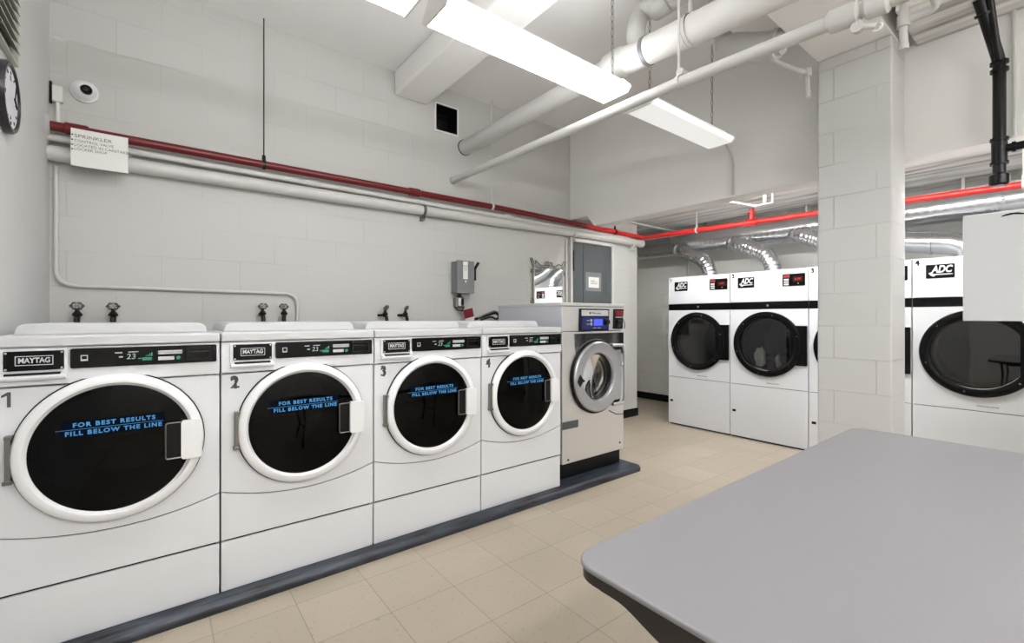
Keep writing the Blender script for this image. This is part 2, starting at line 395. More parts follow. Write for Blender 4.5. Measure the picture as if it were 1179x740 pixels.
# ================================================================== WASHERS
W = 0.683
def make_washer():
    t = thing('front_load_washer', 'x', 'washing machine', (0, 0, 0.05), 0, 'front-load washers in a row on the blue plinth')
    x0, x1, D_ = 0.003, W-0.003, 0.74
    # body shell
    b = MB(); b.box(x0, 0.02, 0.222, x0+0.01, D_, 1.09); b.box(x1-0.01, 0.02, 0.222, x1, D_, 1.09); b.box(x0+0.01, D_-0.01, 0.222, x1-0.01, D_, 1.09)
    b.build('cabinet_body', m_white, t)
    MB().box(x0, 0.004, 0.0, x1, D_-0.01, 0.217).build('pedestal', m_white, t, bevel=0.004)
    MB().box(x0+0.012, 0.012, 0.214, x1-0.012, 0.03, 0.226).build('seam_gap', m_gap, t)
    cx, cz = W/2, 0.702
    ar = [(x0+(x1-x0)*k/24, 0.44-0.055*(1-((k-12)/12)**2)) for k in range(25)]
    MB().plate([(x1, 0.952), (x0, 0.952)]+ar, [circ(cx, cz, 0.245)], 0, 0.02).build('front_panel', m_white, t, bevel=0.0025)
    MB().plate([(x1, 0.226), (x0, 0.226)]+[(a, z-0.004) for a, z in ar], [], 0.0, 0.02).build('lower_panel', m_white, t, bevel=0.0025)
    MB().box(x0+0.01, 0.008, 0.36, x1-0.01, 0.021, 0.45).build('curved_seam', m_gap, t)
    # control fascia with lower lip
    MB().prism([(-0.006, 0.957), (0.02, 0.957), (0.02, 1.092), (-0.002, 1.092), (-0.010, 0.985)], 'x', x0, x1).build('control_fascia', m_white, t, bevel=0.003)
    # lid
    MB().box(x0-0.001, -0.014, 1.094, x1+0.001, D_, 1.1335).build('lid', m_lid, t, bevel=0.007, seg=3)
    prof = [(0.03, 1.133), (W-0.03, 1.133)]+[(W-0.065+0.03*math.cos(math.radians(a)), 1.146+0.03*math.sin(math.radians(a))) for a in (20, 45, 70, 90)]+[(0.065-0.03*math.cos(math.radians(a)), 1.146+0.03*math.sin(math.radians(a))) for a in (90, 70, 45, 20)]
    MB().prism(prof, 'y', 0.21, D_-0.005).build('rear_cover', m_lid, t, bevel=0.004)
    # badge plate + dispenser drawer
    MB().plate(rrect(0.034, 0.978, 0.208, 1.088, 0.008), [], -0.014, -0.004).build('drawer_front', m_white, t, bevel=0.002)
    pl = MB().plate(rrect(0.046, 1.012, 0.198, 1.081, 0.004), [], -0.018, -0.013).build('badge_plate', m_glossblack, t)
    MB().plate([(0.074, 1.030), (0.170, 1.030), (0.170, 1.064), (0.074, 1.064)], [[(0.0765, 1.0325), (0.1675, 1.0325), (0.1675, 1.0615), (0.0765, 1.0615)]], -0.0195, -0.0175).build('badge_frame', m_whitet, pl)
    text('badge_lettering', 'MAYTAG', 0.025, (0.122, -0.0185, 1.047), m_whitet, pl, off=0.0008, sx=0.80)
    for x, z in ((0.052, 1.018), (0.192, 1.018), (0.052, 1.075), (0.192, 1.075)): MB().lathe([(0, -0.0205), (0.0035, -0.0205), (0.0045, -0.018)], (x, 0, z), 'y', 10).build('screw', m_brass, pl)
    MB().prism([(-0.012, 1.003), (-0.034, 0.998), (-0.036, 0.986), (-0.03, 0.978), (-0.012, 0.976)], 'x', 0.036, 0.206).build('drawer_pull', m_white, t, bevel=0.003)
    MB().box(0.05, -0.0355, 0.9965, 0.19, -0.015, 1.0035).build('pull_slot', m_gap, t)
    # display
    dp = MB().plate(rrect(0.214, 1.012, 0.668, 1.085, 0.006), [], -0.018, -0.008).build('display_panel', m_glossblack, t, bevel=0.0015)
    MB().plate([(0.242, 1.038), (0.262, 1.038), (0.262, 1.06), (0.242, 1.06)], [[(0.245, 1.044), (0.259, 1.044), (0.259, 1.057), (0.245, 1.057)]], -0.0195, -0.0175).build('door_symbol', m_whitet, dp)
    text('digital_readout', '23', 0.030, (0.386, -0.019, 1.047), m_ledw, dp, shear=0.1)
    g = MB(); g.box(0.338, -0.0195, 1.062, 0.360, -0.0175, 1.066); g.box(0.350, -0.0195, 1.045, 0.362, -0.0175, 1.05); g.box(0.378, -0.0195, 1.064, 0.408, -0.0175, 1.067)
    g.build('status_lights', m_whitet, dp)
    g = MB(); g.box(0.420, -0.0195, 1.030, 0.450, -0.0175, 1.042); g.box(0.408, -0.0195, 1.036, 0.418, -0.0175, 1.041)
    for k in range(4): g.box(0.430+k*0.006, -0.0195, 1.046, 0.434+k*0.006, -0.0175, 1.049+k*0.004)
    g.build('green_lights', m_green, dp)
    g = MB(); g.box(0.470, -0.0195, 1.052, 0.548, -0.0175, 1.067); g.box(0.470, -0.0195, 1.028, 0.522, -0.0175, 1.042); g.build('instruction_labels', m_whitet, dp)
    text('label_lettering', 'NO CHANGE  ONLY', 0.0095, (0.509, -0.0192, 1.0595), m_num, dp)
    MB().lathe([(0, -0.0205), (0.007, -0.0205), (0.008, -0.0175)], (0.536, 0, 1.035), 'y', 16).build('start_button', m_green, dp)
    MB().plate(rrect(0.562, 1.020, 0.650, 1.077, 0.004), [rrect(0.568, 1.030, 0.644, 1.068, 0.003)], -0.026, -0.017).build('coin_slide', m_black, dp, bevel=0.001)
    MB().box(0.570, -0.0235, 1.055, 0.642, -0.0205, 1.061).build('slide_edge', m_darkmetal, dp)
    # drum
    MB().lathe([(0.245, 0.02), (0.235, 0.06), (0.235, 0.5), (0, 0.5)], (cx, 0, cz), 'y', 48).build('drum', m_darkdrum, t)
    MB().lathe([(0.245, 0.0), (0.215, 0.05), (0.245, 0.06)], (cx, 0, cz), 'y', 48).build('door_gasket', m_gap, t)
    # door
    MB().lathe([(0.283, -0.001), (0.2855, -0.003), (0.2855, -0.008), (0.281, -0.008)], (cx, 0, cz), 'y', 72).build('door_shadow_ring', m_gap, t)
    dr = MB().lathe([(0.27, -0.004), (0.280, -0.008), (0.281, -0.020), (0.277, -0.030), (0.270, -0.036), (0.254, -0.040), (0.249, -0.039), (0.243, -0.026), (0.236, -0.020), (0.234, -0.012)], (cx, 0, cz), 'y', 96).build('door_ring', m_ring, t)
    MB().lathe([(0.2385, -0.024), (0.20, -0.029), (0.12, -0.034), (0, -0.036)], (cx, 0, cz), 'y', 72).build('door_glass', m_wglass, dr)
    # latch: white paddle over the ring, black finger recess beside it
    MB().plate(rrect(cx+0.202, 0.622, cx+0.273, 0.778, 0.012), [], -0.056, -0.03).build('door_handle', m_ring, dr, bevel=0.004)
    MB().box(cx+0.150, -0.042, 0.632, cx+0.206, -0.030, 0.772).build('handle_recess', m_black, dr, bevel=0.003)
    MB().tube(bend([(cx+0.206, -0.046, 0.774), (cx+0.152, -0.046, 0.774), (cx+0.152, -0.046, 0.63), (cx+0.206, -0.046, 0.63)], 0.01), 0.0028, 8).build('recess_trim', m_chrome, dr)
    hg = MB().box(cx-0.291, -0.03, 0.625, cx-0.276, -0.003, 0.785); hg.box(cx-0.296, -0.034, 0.62, cx-0.272, -0.006, 0.634); hg.box(cx-0.292, -0.034, 0.776, cx-0.272, -0.006, 0.788)
    hg.build('door_hinge', m_chrome, dr, bevel=0.002)
    # sticker on the glass
    st = MB().box(cx-0.150, -0.0375, 0.760, cx+0.150, -0.0365, 0.818).build('fill_line_sticker', m_stick, dr)
    text('sticker_lettering', 'FOR BEST RESULTS', 0.0215, (cx, -0.038, 0.8035), m_stickt, st, off=0.0008, sx=1.08, sp=1.25)
    text('sticker_lettering', 'FILL BELOW THE LINE', 0.0215, (cx, -0.038, 0.7735), m_stickt, st, off=0.0008, sx=1.08, sp=1.25)
    MB().box(cx-0.165, -0.0385, 0.7878, cx+0.145, -0.0375, 0.789).build('sticker_line', m_stickt, st)
    return t
wx = [-0.4695+0.6835*i for i in range(4)]
wlab = ['white front-load washer numbered 1, nearest the camera, beside the near corner',
        'white front-load washer numbered 2, second along the blue plinth',
        'white front-load washer numbered 3, between washers 2 and 4',
        'white front-load washer numbered 4, beside the tall steel washer']
proto = make_washer()
for i in range(4):
    o = proto if i == 0 else copy_tree(proto)
    o.location = (wx[i], 2.34, 0.05); o['label'] = wlab[i]
    WASH = o
    number(str(i+1), 0.078, (0.054, -0.0005, 0.912), m_num, o)

# ================================================================== TALL STEEL WASHER
t = thing('industrial_washer', 'tall stainless steel washer with blue control screen, right of the white washers', 'washing machine', (2.337, 2.40, 0.05))
LW, LD = 0.703, 0.79
cx, cz = 0.36, 0.743
b = MB(); b.box(0, 0.02, 0.12, 0.012, LD, 1.29); b.box(LW-0.012, 0.02, 0.12, LW, LD, 1.29); b.box(0.012, LD-0.012, 0.12, LW-0.012, LD, 1.29); b.build('side_panels', m_sidegrey, t)
MB().box(0.012, 0.03, 0, LW-0.012, LD-0.02, 0.116).build('base', m_black, t, bevel=0.003)
MB().box(-0.004, -0.006, 1.285, LW+0.004, LD+0.004, 1.312).build('top_panel', m_topgrey, t, bevel=0.006, seg=3)
MB().box(0, 0, 1.098, LW, 0.02, 1.283).build('control_fascia', m_steel, t, bevel=0.003)
MB().plate([(0, 0.118), (LW, 0.118), (LW, 1.093), (0, 1.093)], [circ(cx, cz, 0.215)], 0, 0.02).build('front_panel', m_steel, t, bevel=0.003)
# polished recess plate behind the door
MB().plate([(0.12, 1.078), (0.697, 1.078), (0.697, 0.80), (0.64, 0.80)]+[(cx+0.292*math.cos(math.radians(a)), cz+0.292*math.sin(math.radians(a))) for a in range(20, 141, 10)]+[(0.125, 0.99)], [], -0.006, -0.0005).build('polished_plate', m_polish, t)
MB().lathe([(0.215, 0.02), (0.205, 0.06), (0.205, 0.5), (0, 0.5)], (cx, 0, cz), 'y', 48).build('drum', m_drum, t)
MB().lathe([(0.284, -0.0005), (0.288, -0.012), (0.284, -0.022), (0.272, -0.022)], (cx, 0, cz), 'y', 72).build('door_seal', m_black, t)
dr = MB().lathe([(0.262, -0.012), (0.270, -0.020), (0.272, -0.036), (0.262, -0.046), (0.250, -0.048), (0.222, -0.040), (0.197, -0.045), (0.184, -0.040), (0.180, -0.01), (0.172, 0.05)], (cx, 0, cz), 'y', 96).build('door_ring', m_cast, t)
MB().lathe([(0.177, 0.0), (0.11, 0.02), (0, 0.03)], (cx, 0, cz), 'y', 48).build('door_glass', m_fglass, dr)
MB().lathe([(0.13, 0.07), (0.145, 0.06), (0.15, 0.075), (0.14, 0.10), (0.125, 0.10), (0.13, 0.07)], (cx+0.02, 0, cz), 'y', 48).build('bellows', m_chrome, t)
MB().lathe([(0.172, 0.03), (0.170, -0.004), (0.175, -0.010), (0.181, -0.006)], (cx, 0, cz), 'y', 48).build('glass_rim', m_black, dr)
# hinge side wing and pull handle on the right
MB().prism([(cx+0.19, cz+0.2), (cx+0.262, cz+0.2), (cx+0.262, cz-0.2), (cx+0.19, cz-0.2)], 'y', -0.044, -0.012).build('hinge_plate', m_cast, dr, bevel=0.008)
MB().tube(bend([(cx+0.16, -0.03, cz+0.235), (cx+0.285, -0.045, cz+0.235), (cx+0.292, -0.055, cz+0.19), (cx+0.292, -0.055, cz-0.19), (cx+0.285, -0.045, cz-0.235), (cx+0.17, -0.03, cz-0.235)], 0.04), 0.014, 12).build('pull_handle', m_cast, dr)
MB().tube(bend([(cx+0.19, -0.012, cz+0.218), (cx+0.272, -0.014, cz+0.218), (cx+0.272, -0.014, cz-0.218), (cx+0.19, -0.012, cz-0.218)], 0.03), 0.01, 8).build('hinge_seal', m_black, dr)
st = MB().add([(cx-0.252, -0.0490, cz-0.02), (cx-0.222, -0.0490, cz-0.065), (cx-0.195, -0.0490, cz-0.03), (cx-0.165, -0.0490, cz-0.02), (cx-0.195, -0.0490, cz+0.0), (cx-0.222, -0.0490, cz+0.035)], [(0,1,2,3,4,5)]).build('warning_sticker', m_black, dr)
# control panel
cp = MB().plate([(0.168, 1.098), (0.505, 1.098), (0.512, 1.268), (0.175, 1.268)], [], -0.012, 0).build('control_panel', m_black, t, bevel=0.002)
MB().box(0.19, -0.014, 1.213, 0.497, -0.0115, 1.258).build('brand_strip', m_whitet, cp)
text('brand_lettering', 'Wascomat', 0.024, (0.355, -0.0146, 1.235), m_num, cp)
MB().lathe([(0, -0.016), (0.009, -0.016), (0.01, -0.012)], (0.285, 0, 1.235), 'y', 16).build('brand_emblem', m_num, cp)
MB().box(0.185, -0.014, 1.108, 0.497, -0.0115, 1.207).build('blue_panel', m_blue, cp)
MB().box(0.325, -0.016, 1.138, 0.425, -0.0135, 1.188).build('screen', m_bluelit, cp)
g = MB()
for zz in (1.178, 1.150): g.lathe([(0, -0.0175), (0.011, -0.0175), (0.012, -0.0135)], (0.296, 0, zz), 'y', 14); g.box(0.245, -0.015, zz-0.003, 0.275, -0.0135, zz+0.003)
g.build('program_buttons', m_ledw, cp)
MB().lathe([(0, -0.045), (0.02, -0.045), (0.024, -0.03), (0.027, -0.0135)], (0.462, 0, 1.165), 'y', 24).build('selector_knob', m_black, cp)
text('panel_lettering', 'START   STOP', 0.014, (0.36, -0.0146, 1.119), m_whitet, cp)
cb = MB().plate([(0.565, 1.110), (0.675, 1.110), (0.690, 1.270), (0.575, 1.270)], [], -0.014, 0).build('coin_box', m_black, t, bevel=0.002)
MB().plate([(0.585, 1.213), (0.672, 1.213), (0.676, 1.258), (0.588, 1.258)], [], -0.018, -0.013).build('red_coin_display', m_redlabel, cb)
text('coin_display_lettering', '4.75', 0.022, (0.632, -0.0185, 1.236), m_redled, cb)
MB().box(0.585, -0.0165, 1.200, 0.675, -0.0135, 1.206).build('white_line', m_whitet, cb)
MB().prism([(-0.013, 1.185), (-0.03, 1.175), (-0.013, 1.120)], 'x', 0.60, 0.655).build('coin_chute', m_darkmetal, cb, bevel=0.002)
MB().tube([(0.675, -0.02, 1.19), (0.68, -0.035, 1.15), (0.69, -0.02, 1.11)], 0.004, 8).build('chute_trim', m_chrome, cb)
MB().box(0.0, -0.003, 0.375, 0.165, 0.0, 0.43).build('logo_plate', m_panel, t)
for x, z in ((0.06, 0.145), (0.655, 0.175)): MB().lathe([(0, -0.005), (0.007, -0.005), (0.008, 0)], (x, 0, z), 'y', 12).build('screw', m_darkmetal, t)
MB().tube([(0.52, -0.003, 0.455), (0.60, -0.004, 0.415), (0.70, -0.003, 0.405)], 0.003, 6).build('panel_groove', m_darkmetal, t)
text('embossed_lettering', '•\n•\n•', 0.022, (0.09, -0.0006, 1.20), m_topgrey, t)

# ================================================================== DRYERS
DW, DH = 0.73, 1.717
def make_dryer():
    t = thing('tumble_dryer', 'x', 'dryer', (0,0,0), -PI/2, 'white stack-height tumble dryers under the exhaust duct')
    D_ = 0.95
    b = MB(); b.box(0, 0.02, 0.015, 0.01, D_, DH); b.box(DW-0.01, 0.02, 0.015, DW, D_, DH); b.box(0.01, D_-0.01, 0.015, DW-0.01, D_, DH); b.box(0.01, 0.02, DH-0.01, DW-0.01, D_-0.01, DH); b.build('cabinet_body', m_dry, t)
    MB().box(0.01, 0.03, 0, DW-0.01, D_-0.02, 0.015).build('base', m_black, t)
    MB().box(0.006, 0.012, 0.02, DW-0.006, 0.022, 0.60).build('seam_gap', m_gap, t)
    MB().box(0.001, 0, 1.408, DW-0.001, 0.02, DH).build('upper_panel', m_dry, t, bevel=0.003)
    MB().box(0.001, 0.004, 1.335, DW-0.001, 0.02, 1.405).build('black_band', m_glossblack, t)
    cx, cz = DW/2, 0.986
    MB().plate([(0.001, 0.562), (DW-0.001, 0.562), (DW-0.001, 1.332), (0.001, 1.332)], [circ(cx, cz, 0.27)], 0, 0.02).build('front_panel', m_dry, t, bevel=0.003)
    MB().box(0.001, 0, 0.018, DW-0.001, 0.02, 0.557).build('lower_panel', m_dry, t, bevel=0.003)
    MB().lathe([(0, -0.006), (0.011, -0.006), (0.013, 0.004)], (cx+0.01, 0, 1.37), 'y', 20).build('lock', m_brass, t)
    # logo and controls
    lg = MB().plate(rrect(0.082, 1.556, 0.246, 1.662, 0.006), [], -0.004, 0).build('logo_plate', m_glossblack, t)
    text('logo_lettering', 'ADC', 0.074, (0.172, -0.0046, 1.622), m_whitet, lg, shear=0.25, off=0.003, sx=0.72)
    MB().add([(0.096, -0.0048, 1.598), (0.125, -0.0048, 1.606), (0.12, -0.0048, 1.590), (0.236, -0.0048, 1.588), (0.236, -0.0048, 1.582), (0.14, -0.0048, 1.580), (0.128, -0.0048, 1.568), (0.11, -0.0048, 1.578)], [(0,1,2,3,4,5,6,7)]).build('logo_swoosh', m_whitet, lg)
    text('model_lettering', 'TUMBLE DRYER', 0.012, (0.165, -0.0004, 1.53), m_topgrey, t)
    ct = MB().plate(rrect(0.512, 1.552, 0.706, 1.668, 0.005), [], -0.006, 0).build('control_panel', m_glossblack, t)
    MB().box(0.518, -0.0075, 1.632, 0.575, -0.0055, 1.662).build('red_label', m_redlabel, ct)
    MB().box(0.605, -0.0075, 1.592, 0.688, -0.0055, 1.640).build('display_window', mat_redwin, ct)
    text('display_digits', '6:00', 0.030, (0.646, -0.008, 1.616), m_redled, ct)
    g = MB()
    for k in range(3): g.box(0.525, -0.010, 1.560+k*0.023, 0.568, -0.0055, 1.576+k*0.023)
    g.build('temperature_buttons', m_whitet, ct, bevel=0.001)
    MB().lathe([(0, -0.010), (0.006, -0.010), (0.007, -0.0055)], (0.65, 0, 1.574), 'y', 12).build('start_button', m_brass, ct)
    # drum, door
    MB().lathe([(0.27, 0.02), (0.33, 0.05), (0.33, 0.75), (0, 0.75)], (cx, 0, cz), 'y', 48).build('drum', m_drum, t)
    dr = MB().lathe([(0.310, -0.001), (0.322, -0.004), (0.323, -0.018), (0.316, -0.028), (0.295, -0.033), (0.27, -0.031), (0.258, -0.022), (0.254, -0.006), (0.250, 0.06)], (cx, 0, cz), 'y', 96).build('door_ring', m_glossblack, t)
    MB().lathe([(0.256, -0.010), (0.2, -0.012), (0, -0.014)], (cx, 0, cz), 'y', 64).build('door_glass', m_dglass, dr)
    MB().box(cx+0.215, -0.022, 0.796, DW-0.004, -0.001, 1.173).build('hinge_plate', m_glossblack, dr, bevel=0.004)
    for k in range(6):
        a = PI/3*k; MB().lathe([(0, -0.036), (0.005, -0.036), (0.006, -0.031)], (cx+0.292*math.cos(a+0.3), 0, cz+0.292*math.sin(a+0.3)), 'y', 10).build('screw', m_chrome, dr)
    for x, z in ((0.60, 1.145), (0.60, 0.82), (0.655, 0.985)): MB().lathe([(0, -0.026), (0.006, -0.026), (0.007, -0.022)], (x, 0, z), 'y', 10).build('screw', m_brass, dr)
    MB().box(0.025, -0.003, 0.268, 0.060, 0, 0.292).build('panel_latch', m_black, t)
    text('nameplate_lettering', 'AMERICAN DRYER', 0.014, (0.42, -0.0006, 0.598), m_gap, t)
    return t
mat_redwin = mat('red_window', S(60, 14, 18), 0.2)
dy = [3.105, 2.37, 1.635, 0.90]
dlab = ['white tumble dryer numbered 1, farthest from the camera, at the open alcove end',
        'white tumble dryer numbered 2, laundry behind its round black-rimmed door',
        'white tumble dryer numbered 3, mostly hidden behind the block column',
        'white tumble dryer numbered 4, right of the column, partly behind the white cabinet']
proto = make_dryer()
for i in range(4):
    o = proto if i == 0 else copy_tree(proto)
    o.location = (4.77, dy[i], 0); o['label'] = dlab[i]
    number(str(i+1), 0.06, (0.032, -0.0005, 1.682), m_gap, o)

# laundry in dryer 2
def garment(name, label, m, c, r, seed, group):
    bm = bmesh.new(); bmesh.ops.create_icosphere(bm, subdivisions=5, radius=1)
    for v in bm.verts:
        p = v.co.normalized(); q = p*1.6+Vector((seed, 0, 0))
        d = 1+0.35*noise.noise(q)+0.22*abs(noise.noise(q*2.7))+0.08*noise.noise(q*6)
        v.co = Vector((p.x*r[0]*d, p.y*r[1]*d, p.z*r[2]*d))
    me = bpy.data.meshes.new(name); bm.to_mesh(me); bm.free(); me.materials.append(m)
    me.polygons.foreach_set('use_smooth', [True]*len(me.polygons))
    o = bpy.data.objects.new(name, me); COL.objects.link(o); o.location = c
    return tag(o, label, 'clothing', group)
garment('garment', 'crumpled black clothing behind the door glass of dryer 2', m_clothk, (4.98, 1.99, 0.79), (0.11, 0.16, 0.085), 3.1, 'laundry in the dryer')
garment('garment', 'crumpled white cloth behind the left of the door glass of dryer 2', m_clothw, (4.845, 2.10, 0.845), (0.03, 0.05, 0.10), 9.4, 'laundry in the dryer')
garment('garment', 'small white cloth fold at the bottom middle of dryer 2 door glass', m_clothw, (4.84, 1.93, 0.82), (0.02, 0.02, 0.055), 5.2, 'laundry in the dryer')

# ================================================================== TABLE
t = thing('folding_table', 'grey laminate table with dark brown edge and rounded corners in the foreground', 'table', (0.665, -0.12, 0))
TX, TY = 1.80, 0.785
top = MB().prism(rrect(0, 0, TX, TY, 0.06, 8), 'z', 0.748, 0.76).build('tabletop', m_table, t, bevel=0.005, seg=3)
MB().prism(rrect(0.004, 0.004, TX-0.004, TY-0.004, 0.058, 8), 'z', 0.727, 0.748).build('edge_band', m_brown, t)
def apron(name, x, depth):
    pts = [(0.08, 0.7265), (TY-0.08, 0.7265)]
    N = 60
    for k in range(N+1):
        y = TY-0.081-(TY-0.162)*k/N; e = min(y, TY-y); s_ = min(1, max(0, (e-0.115)/0.12)); s_ = s_*s_*(3-2*s_)
        pts.append((y, 0.7255-0.030*s_))
    MB().prism(pts, 'x', x, x+depth).build(name, m_brown, t)
apron('apron', 0.005, 0.02); apron('apron', TX-0.032, 0.02)
MB().box(0.20, 0.10, 0.70, TX-0.20, 0.12, 0.727).build('side_rail', m_brown, t); MB().box(0.20, TY-0.12, 0.70, TX-0.20, TY-0.10, 0.728).build('side_rail', m_brown, t)
for x in (0.28, TX-0.28):
    for y in (0.12, TY-0.12):
        MB().tube([(x, y, 0.728), (x, y, 0.012)], 0.014, 12).build('leg', m_darkmetal, t)
    MB().cyl((x, 0.12, 0.25), (x, TY-0.12, 0.25), 0.010, 10).build('stretcher', m_darkmetal, t)

# ================================================================== WHITE CABINET on the partition
t = thing('wall_cabinet', 'plain white metal cabinet hanging at the right edge, in front of dryer 4', 'cabinet', (3.70, 0.12, 1.23))
MB().box(0, 0, 0, 0.24, 0.352, 0.61).build('cabinet_body', m_dry, t, bevel=0.003)
MB().box(-0.012, -0.0, 0.002, -0.001, 0.352, 0.608).build('door', m_dry, t, bevel=0.003)
MB().add([(-0.0135, 0.115, 0.578)]+[(-0.0135, 0.155+0.05*math.cos(math.radians(a)), 0.57+0.024*math.sin(math.radians(a))) for a in range(160, 19, -20)]+[(-0.0135, 0.195, 0.578), (-0.0135, 0.155, 0.584)], [tuple(range(11))]).build('black_crescent', m_black, t)  # flat black crescent near the top of the door

# ================================================================== LIGHT FIXTURES
def make_fixture(L, label, x, y0=1.669, wd=0.218, z=2.575, lens=None, top=H, rz=0, ce=0.12):
    t = thing('ceiling_light', label, 'light fixture', (x, y0, z), rz, 'hanging fluorescent wraparound fixtures')
    y1 = wd
    def prof(e=0): return [(y1*0.5-0.045, 0.082), (0.0, 0.036), (0.0, 0.022), (0.02, 0.0), (y1-0.02, 0.0), (y1, 0.022), (y1, 0.036), (y1*0.5+0.045, 0.082)]
    MB().prism(prof(), 'x', 0.006, L-0.006).build('lens', lens or m_lens, t)
    MB().prism([(y1*0.5-0.052, 0.076), (y1*0.5+0.052, 0.076), (y1*0.5+0.048, 0.094), (y1*0.5-0.048, 0.094)], 'x', 0.002, L-0.002).build('housing', m_fix, t)
    pe = [(-0.004, 0.034), (-0.004, 0.018), (0.018, -0.004), (y1-0.018, -0.004), (y1+0.004, 0.018), (y1+0.004, 0.034), (y1*0.5+0.06, 0.09), (y1*0.5-0.06, 0.09)]
    MB().prism(pe, 'x', -0.004, 0.006).build('end_cap', m_fix, t); MB().prism(pe, 'x', L-0.006, L+0.004).build('end_cap', m_fix, t)
    for cxx in (0.12, L-ce):
        ch = MB(); zc = 0.095; i = 0
        while zc < top-z-0.03:
            p = []
            for k in range(10):
                a = 2*PI*k/10; u = 0.008*math.cos(a); v = 0.024*math.sin(a)
                p.append((cxx+(u if i % 2 else 0), y1/2+(0 if i % 2 else u), zc+0.024+v))
            ch.tube(p, 0.0022, 5, closed=True); zc += 0.044; i += 1
        ch.cyl((cxx, y1/2, zc), (cxx, y1/2, top-z), 0.003, 6)
        ch.build('chain', m_chrome, t)
    return t
make_fixture(1.21, 'lit fluorescent ceiling light, only its end corner showing at the top', -0.35)
make_fixture(1.22, 'longest lit fluorescent ceiling light hanging on chains, the middle of the row', 0.958, ce=0.03)
make_fixture(1.02, 'dimmer fluorescent ceiling light nearest the upper wall, end of the row', 2.40, lens=m_lensdim)
def fill_strip(label, x, y, z, top, m, rz=0):  # added fill light, unseen, to even out the brightness
    t = thing('fill_strip_light', label, 'light fixture', (x, y, z), rz, 'added fill strip lights out of view')
    MB().prism([(-0.05, 0.05), (0.05, 0.05), (0.06, 0.02), (0.02, 0.0), (-0.02, 0.0), (-0.06, 0.02)], 'x', 0, 1.22).build('housing', m_fix, t)
    for yy in (-0.045, 0.045): MB().cyl((0.03, yy, -0.018), (1.19, yy, -0.018), 0.017, 12).build('fill_tube', m, t)
    for e in (0.0, 1.19): MB().box(e, -0.065, -0.04, e+0.03, 0.065, 0.02).build('lampholder', m_fix, t)
    for e in (0.15, 1.07): MB().cyl((e, 0, 0.05), (e, 0, top-z), 0.005, 8).build('hanger', m_fix, t)
for x, y, wh in ((-0.2, -1.0, 'left end of the nearer row'), (1.3, -1.0, 'right end of the nearer row'), (1.9, -2.1, 'right end of the farther row'), (-0.1, -2.1, 'left end of the farther row')):
    fill_strip('added fill strip light behind the camera, '+wh, x, y, 2.45, H, m_filltube)
for y, wh in ((1.50, 'near end of the alcove'), (2.95, 'far open end of the alcove')):  # added to brighten the alcove, hidden behind the upper wall
    fill_strip('added unseen fill strip light at the '+wh, 3.87, y, 2.37, ZA, m_filltubealc, -PI/2)
# conduit from the last fixture down the upper wall
tag(MB().tube(bend([(3.425, 1.775, 2.63), (3.50, 1.775, 2.62), (3.60, 1.765, 2.52), (3.60, 1.765, 2.225)], 0.08), 0.009, 10).build('conduit', m_pipe),
    'short white cable conduit dropping from the last ceiling light down the upper wall', 'conduit')

# ================================================================== PIPES
# red sprinkler main
t = thing('sprinkler_pipe', 'long red sprinkler pipe running along the left wall and over the dryers', 'pipe', (0, 0, 2.30))
zr = 0.003
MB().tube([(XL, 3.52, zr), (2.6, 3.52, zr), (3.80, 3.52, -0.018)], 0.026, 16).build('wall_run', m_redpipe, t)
MB().tube(bend([(3.80, 3.52, -0.018), (4.86, 3.52, -0.04), (4.86, 1.6, -0.073), (4.86, 0.125, -0.108)], 0.07), 0.026, 16).build('alcove_run', m_redlit, t)
for x in (1.70, -0.36): MB().tube([(x-0.05, 3.52, zr), (x-0.045, 3.52, zr), (x+0.045, 3.52, zr), (x+0.05, 3.52, zr)], [0.028, 0.034, 0.034, 0.028], 16).build('coupling', m_redpipe, t)
MB().lathe([(0, 0.0), (0.065, 0.0), (0.05, 0.01), (0.03, 0.015)], (XL, 3.52, zr), 'x', 20).build('wall_flange', m_pipe, t)
tee = MB().tube([(4.86, 2.24, -0.062), (4.86, 2.14, -0.064)], 0.037, 16).build('tee_fitting', m_redlit, t)
MB().tube([(4.86, 2.19, -0.055), (4.86, 2.19, 0.03)], 0.026, 14).build('outlet', m_redlit, tee)
MB().lathe([(0.0, 0.0), (0.04, 0.0), (0.04, 0.012), (0.02, 0.016), (0.02, 0.045), (0.03, 0.05), (0.0, 0.055)], (4.86, 2.19, 0.03), 'z', 16).build('outlet_cap', m_redlit, tee)
def clamp_v(name, x, y, z, zt, ax, r=0.03, m=m_pipe, rodr=0.004, parent=None):
    """ring hanger round a horizontal pipe with its rod up to zt; ax = pipe direction"""
    o = MB()
    a = (0.010, 0, 0) if ax == 'x' else (0, 0.010, 0)
    o.tube([(x-a[0], y-a[1], z), (x+a[0], y+a[1], z)], r, 16)
    o.cyl((x, y, z+r*0.8), (x, y, z+r+0.03), 0.012, 8)
    h = o.build(name, m, parent)
    MB().cyl((x, y, z+r), (x, y, zt), rodr, 8).build('rod', m, h)
    return h
tag(clamp_v('pipe_hanger', 0.575, 3.52, 2.303, H, 'x', 0.033, m_darkmetal), 'dark hanger rod holding the red pipe above washer 2', 'pipe hanger')
tag(clamp_v('pipe_hanger', 2.50, 3.52, 2.303, H, 'x', 0.033, m_pipe, 0.003), 'thin pale hanger rod on the red pipe between vent and grey panel', 'pipe hanger')
tag(clamp_v('pipe_hanger', 4.30, 3.52, 2.272, ZA, 'x', 0.033, m_darkmetal), 'short dark hanger on the red pipe above the grey panel', 'pipe hanger')
tag(clamp_v('pipe_hanger', 4.86, 2.80, 2.248, ZA, 'y', 0.033, m_pipe), 'white hanger on the bright red pipe above dryer 1', 'pipe hanger')
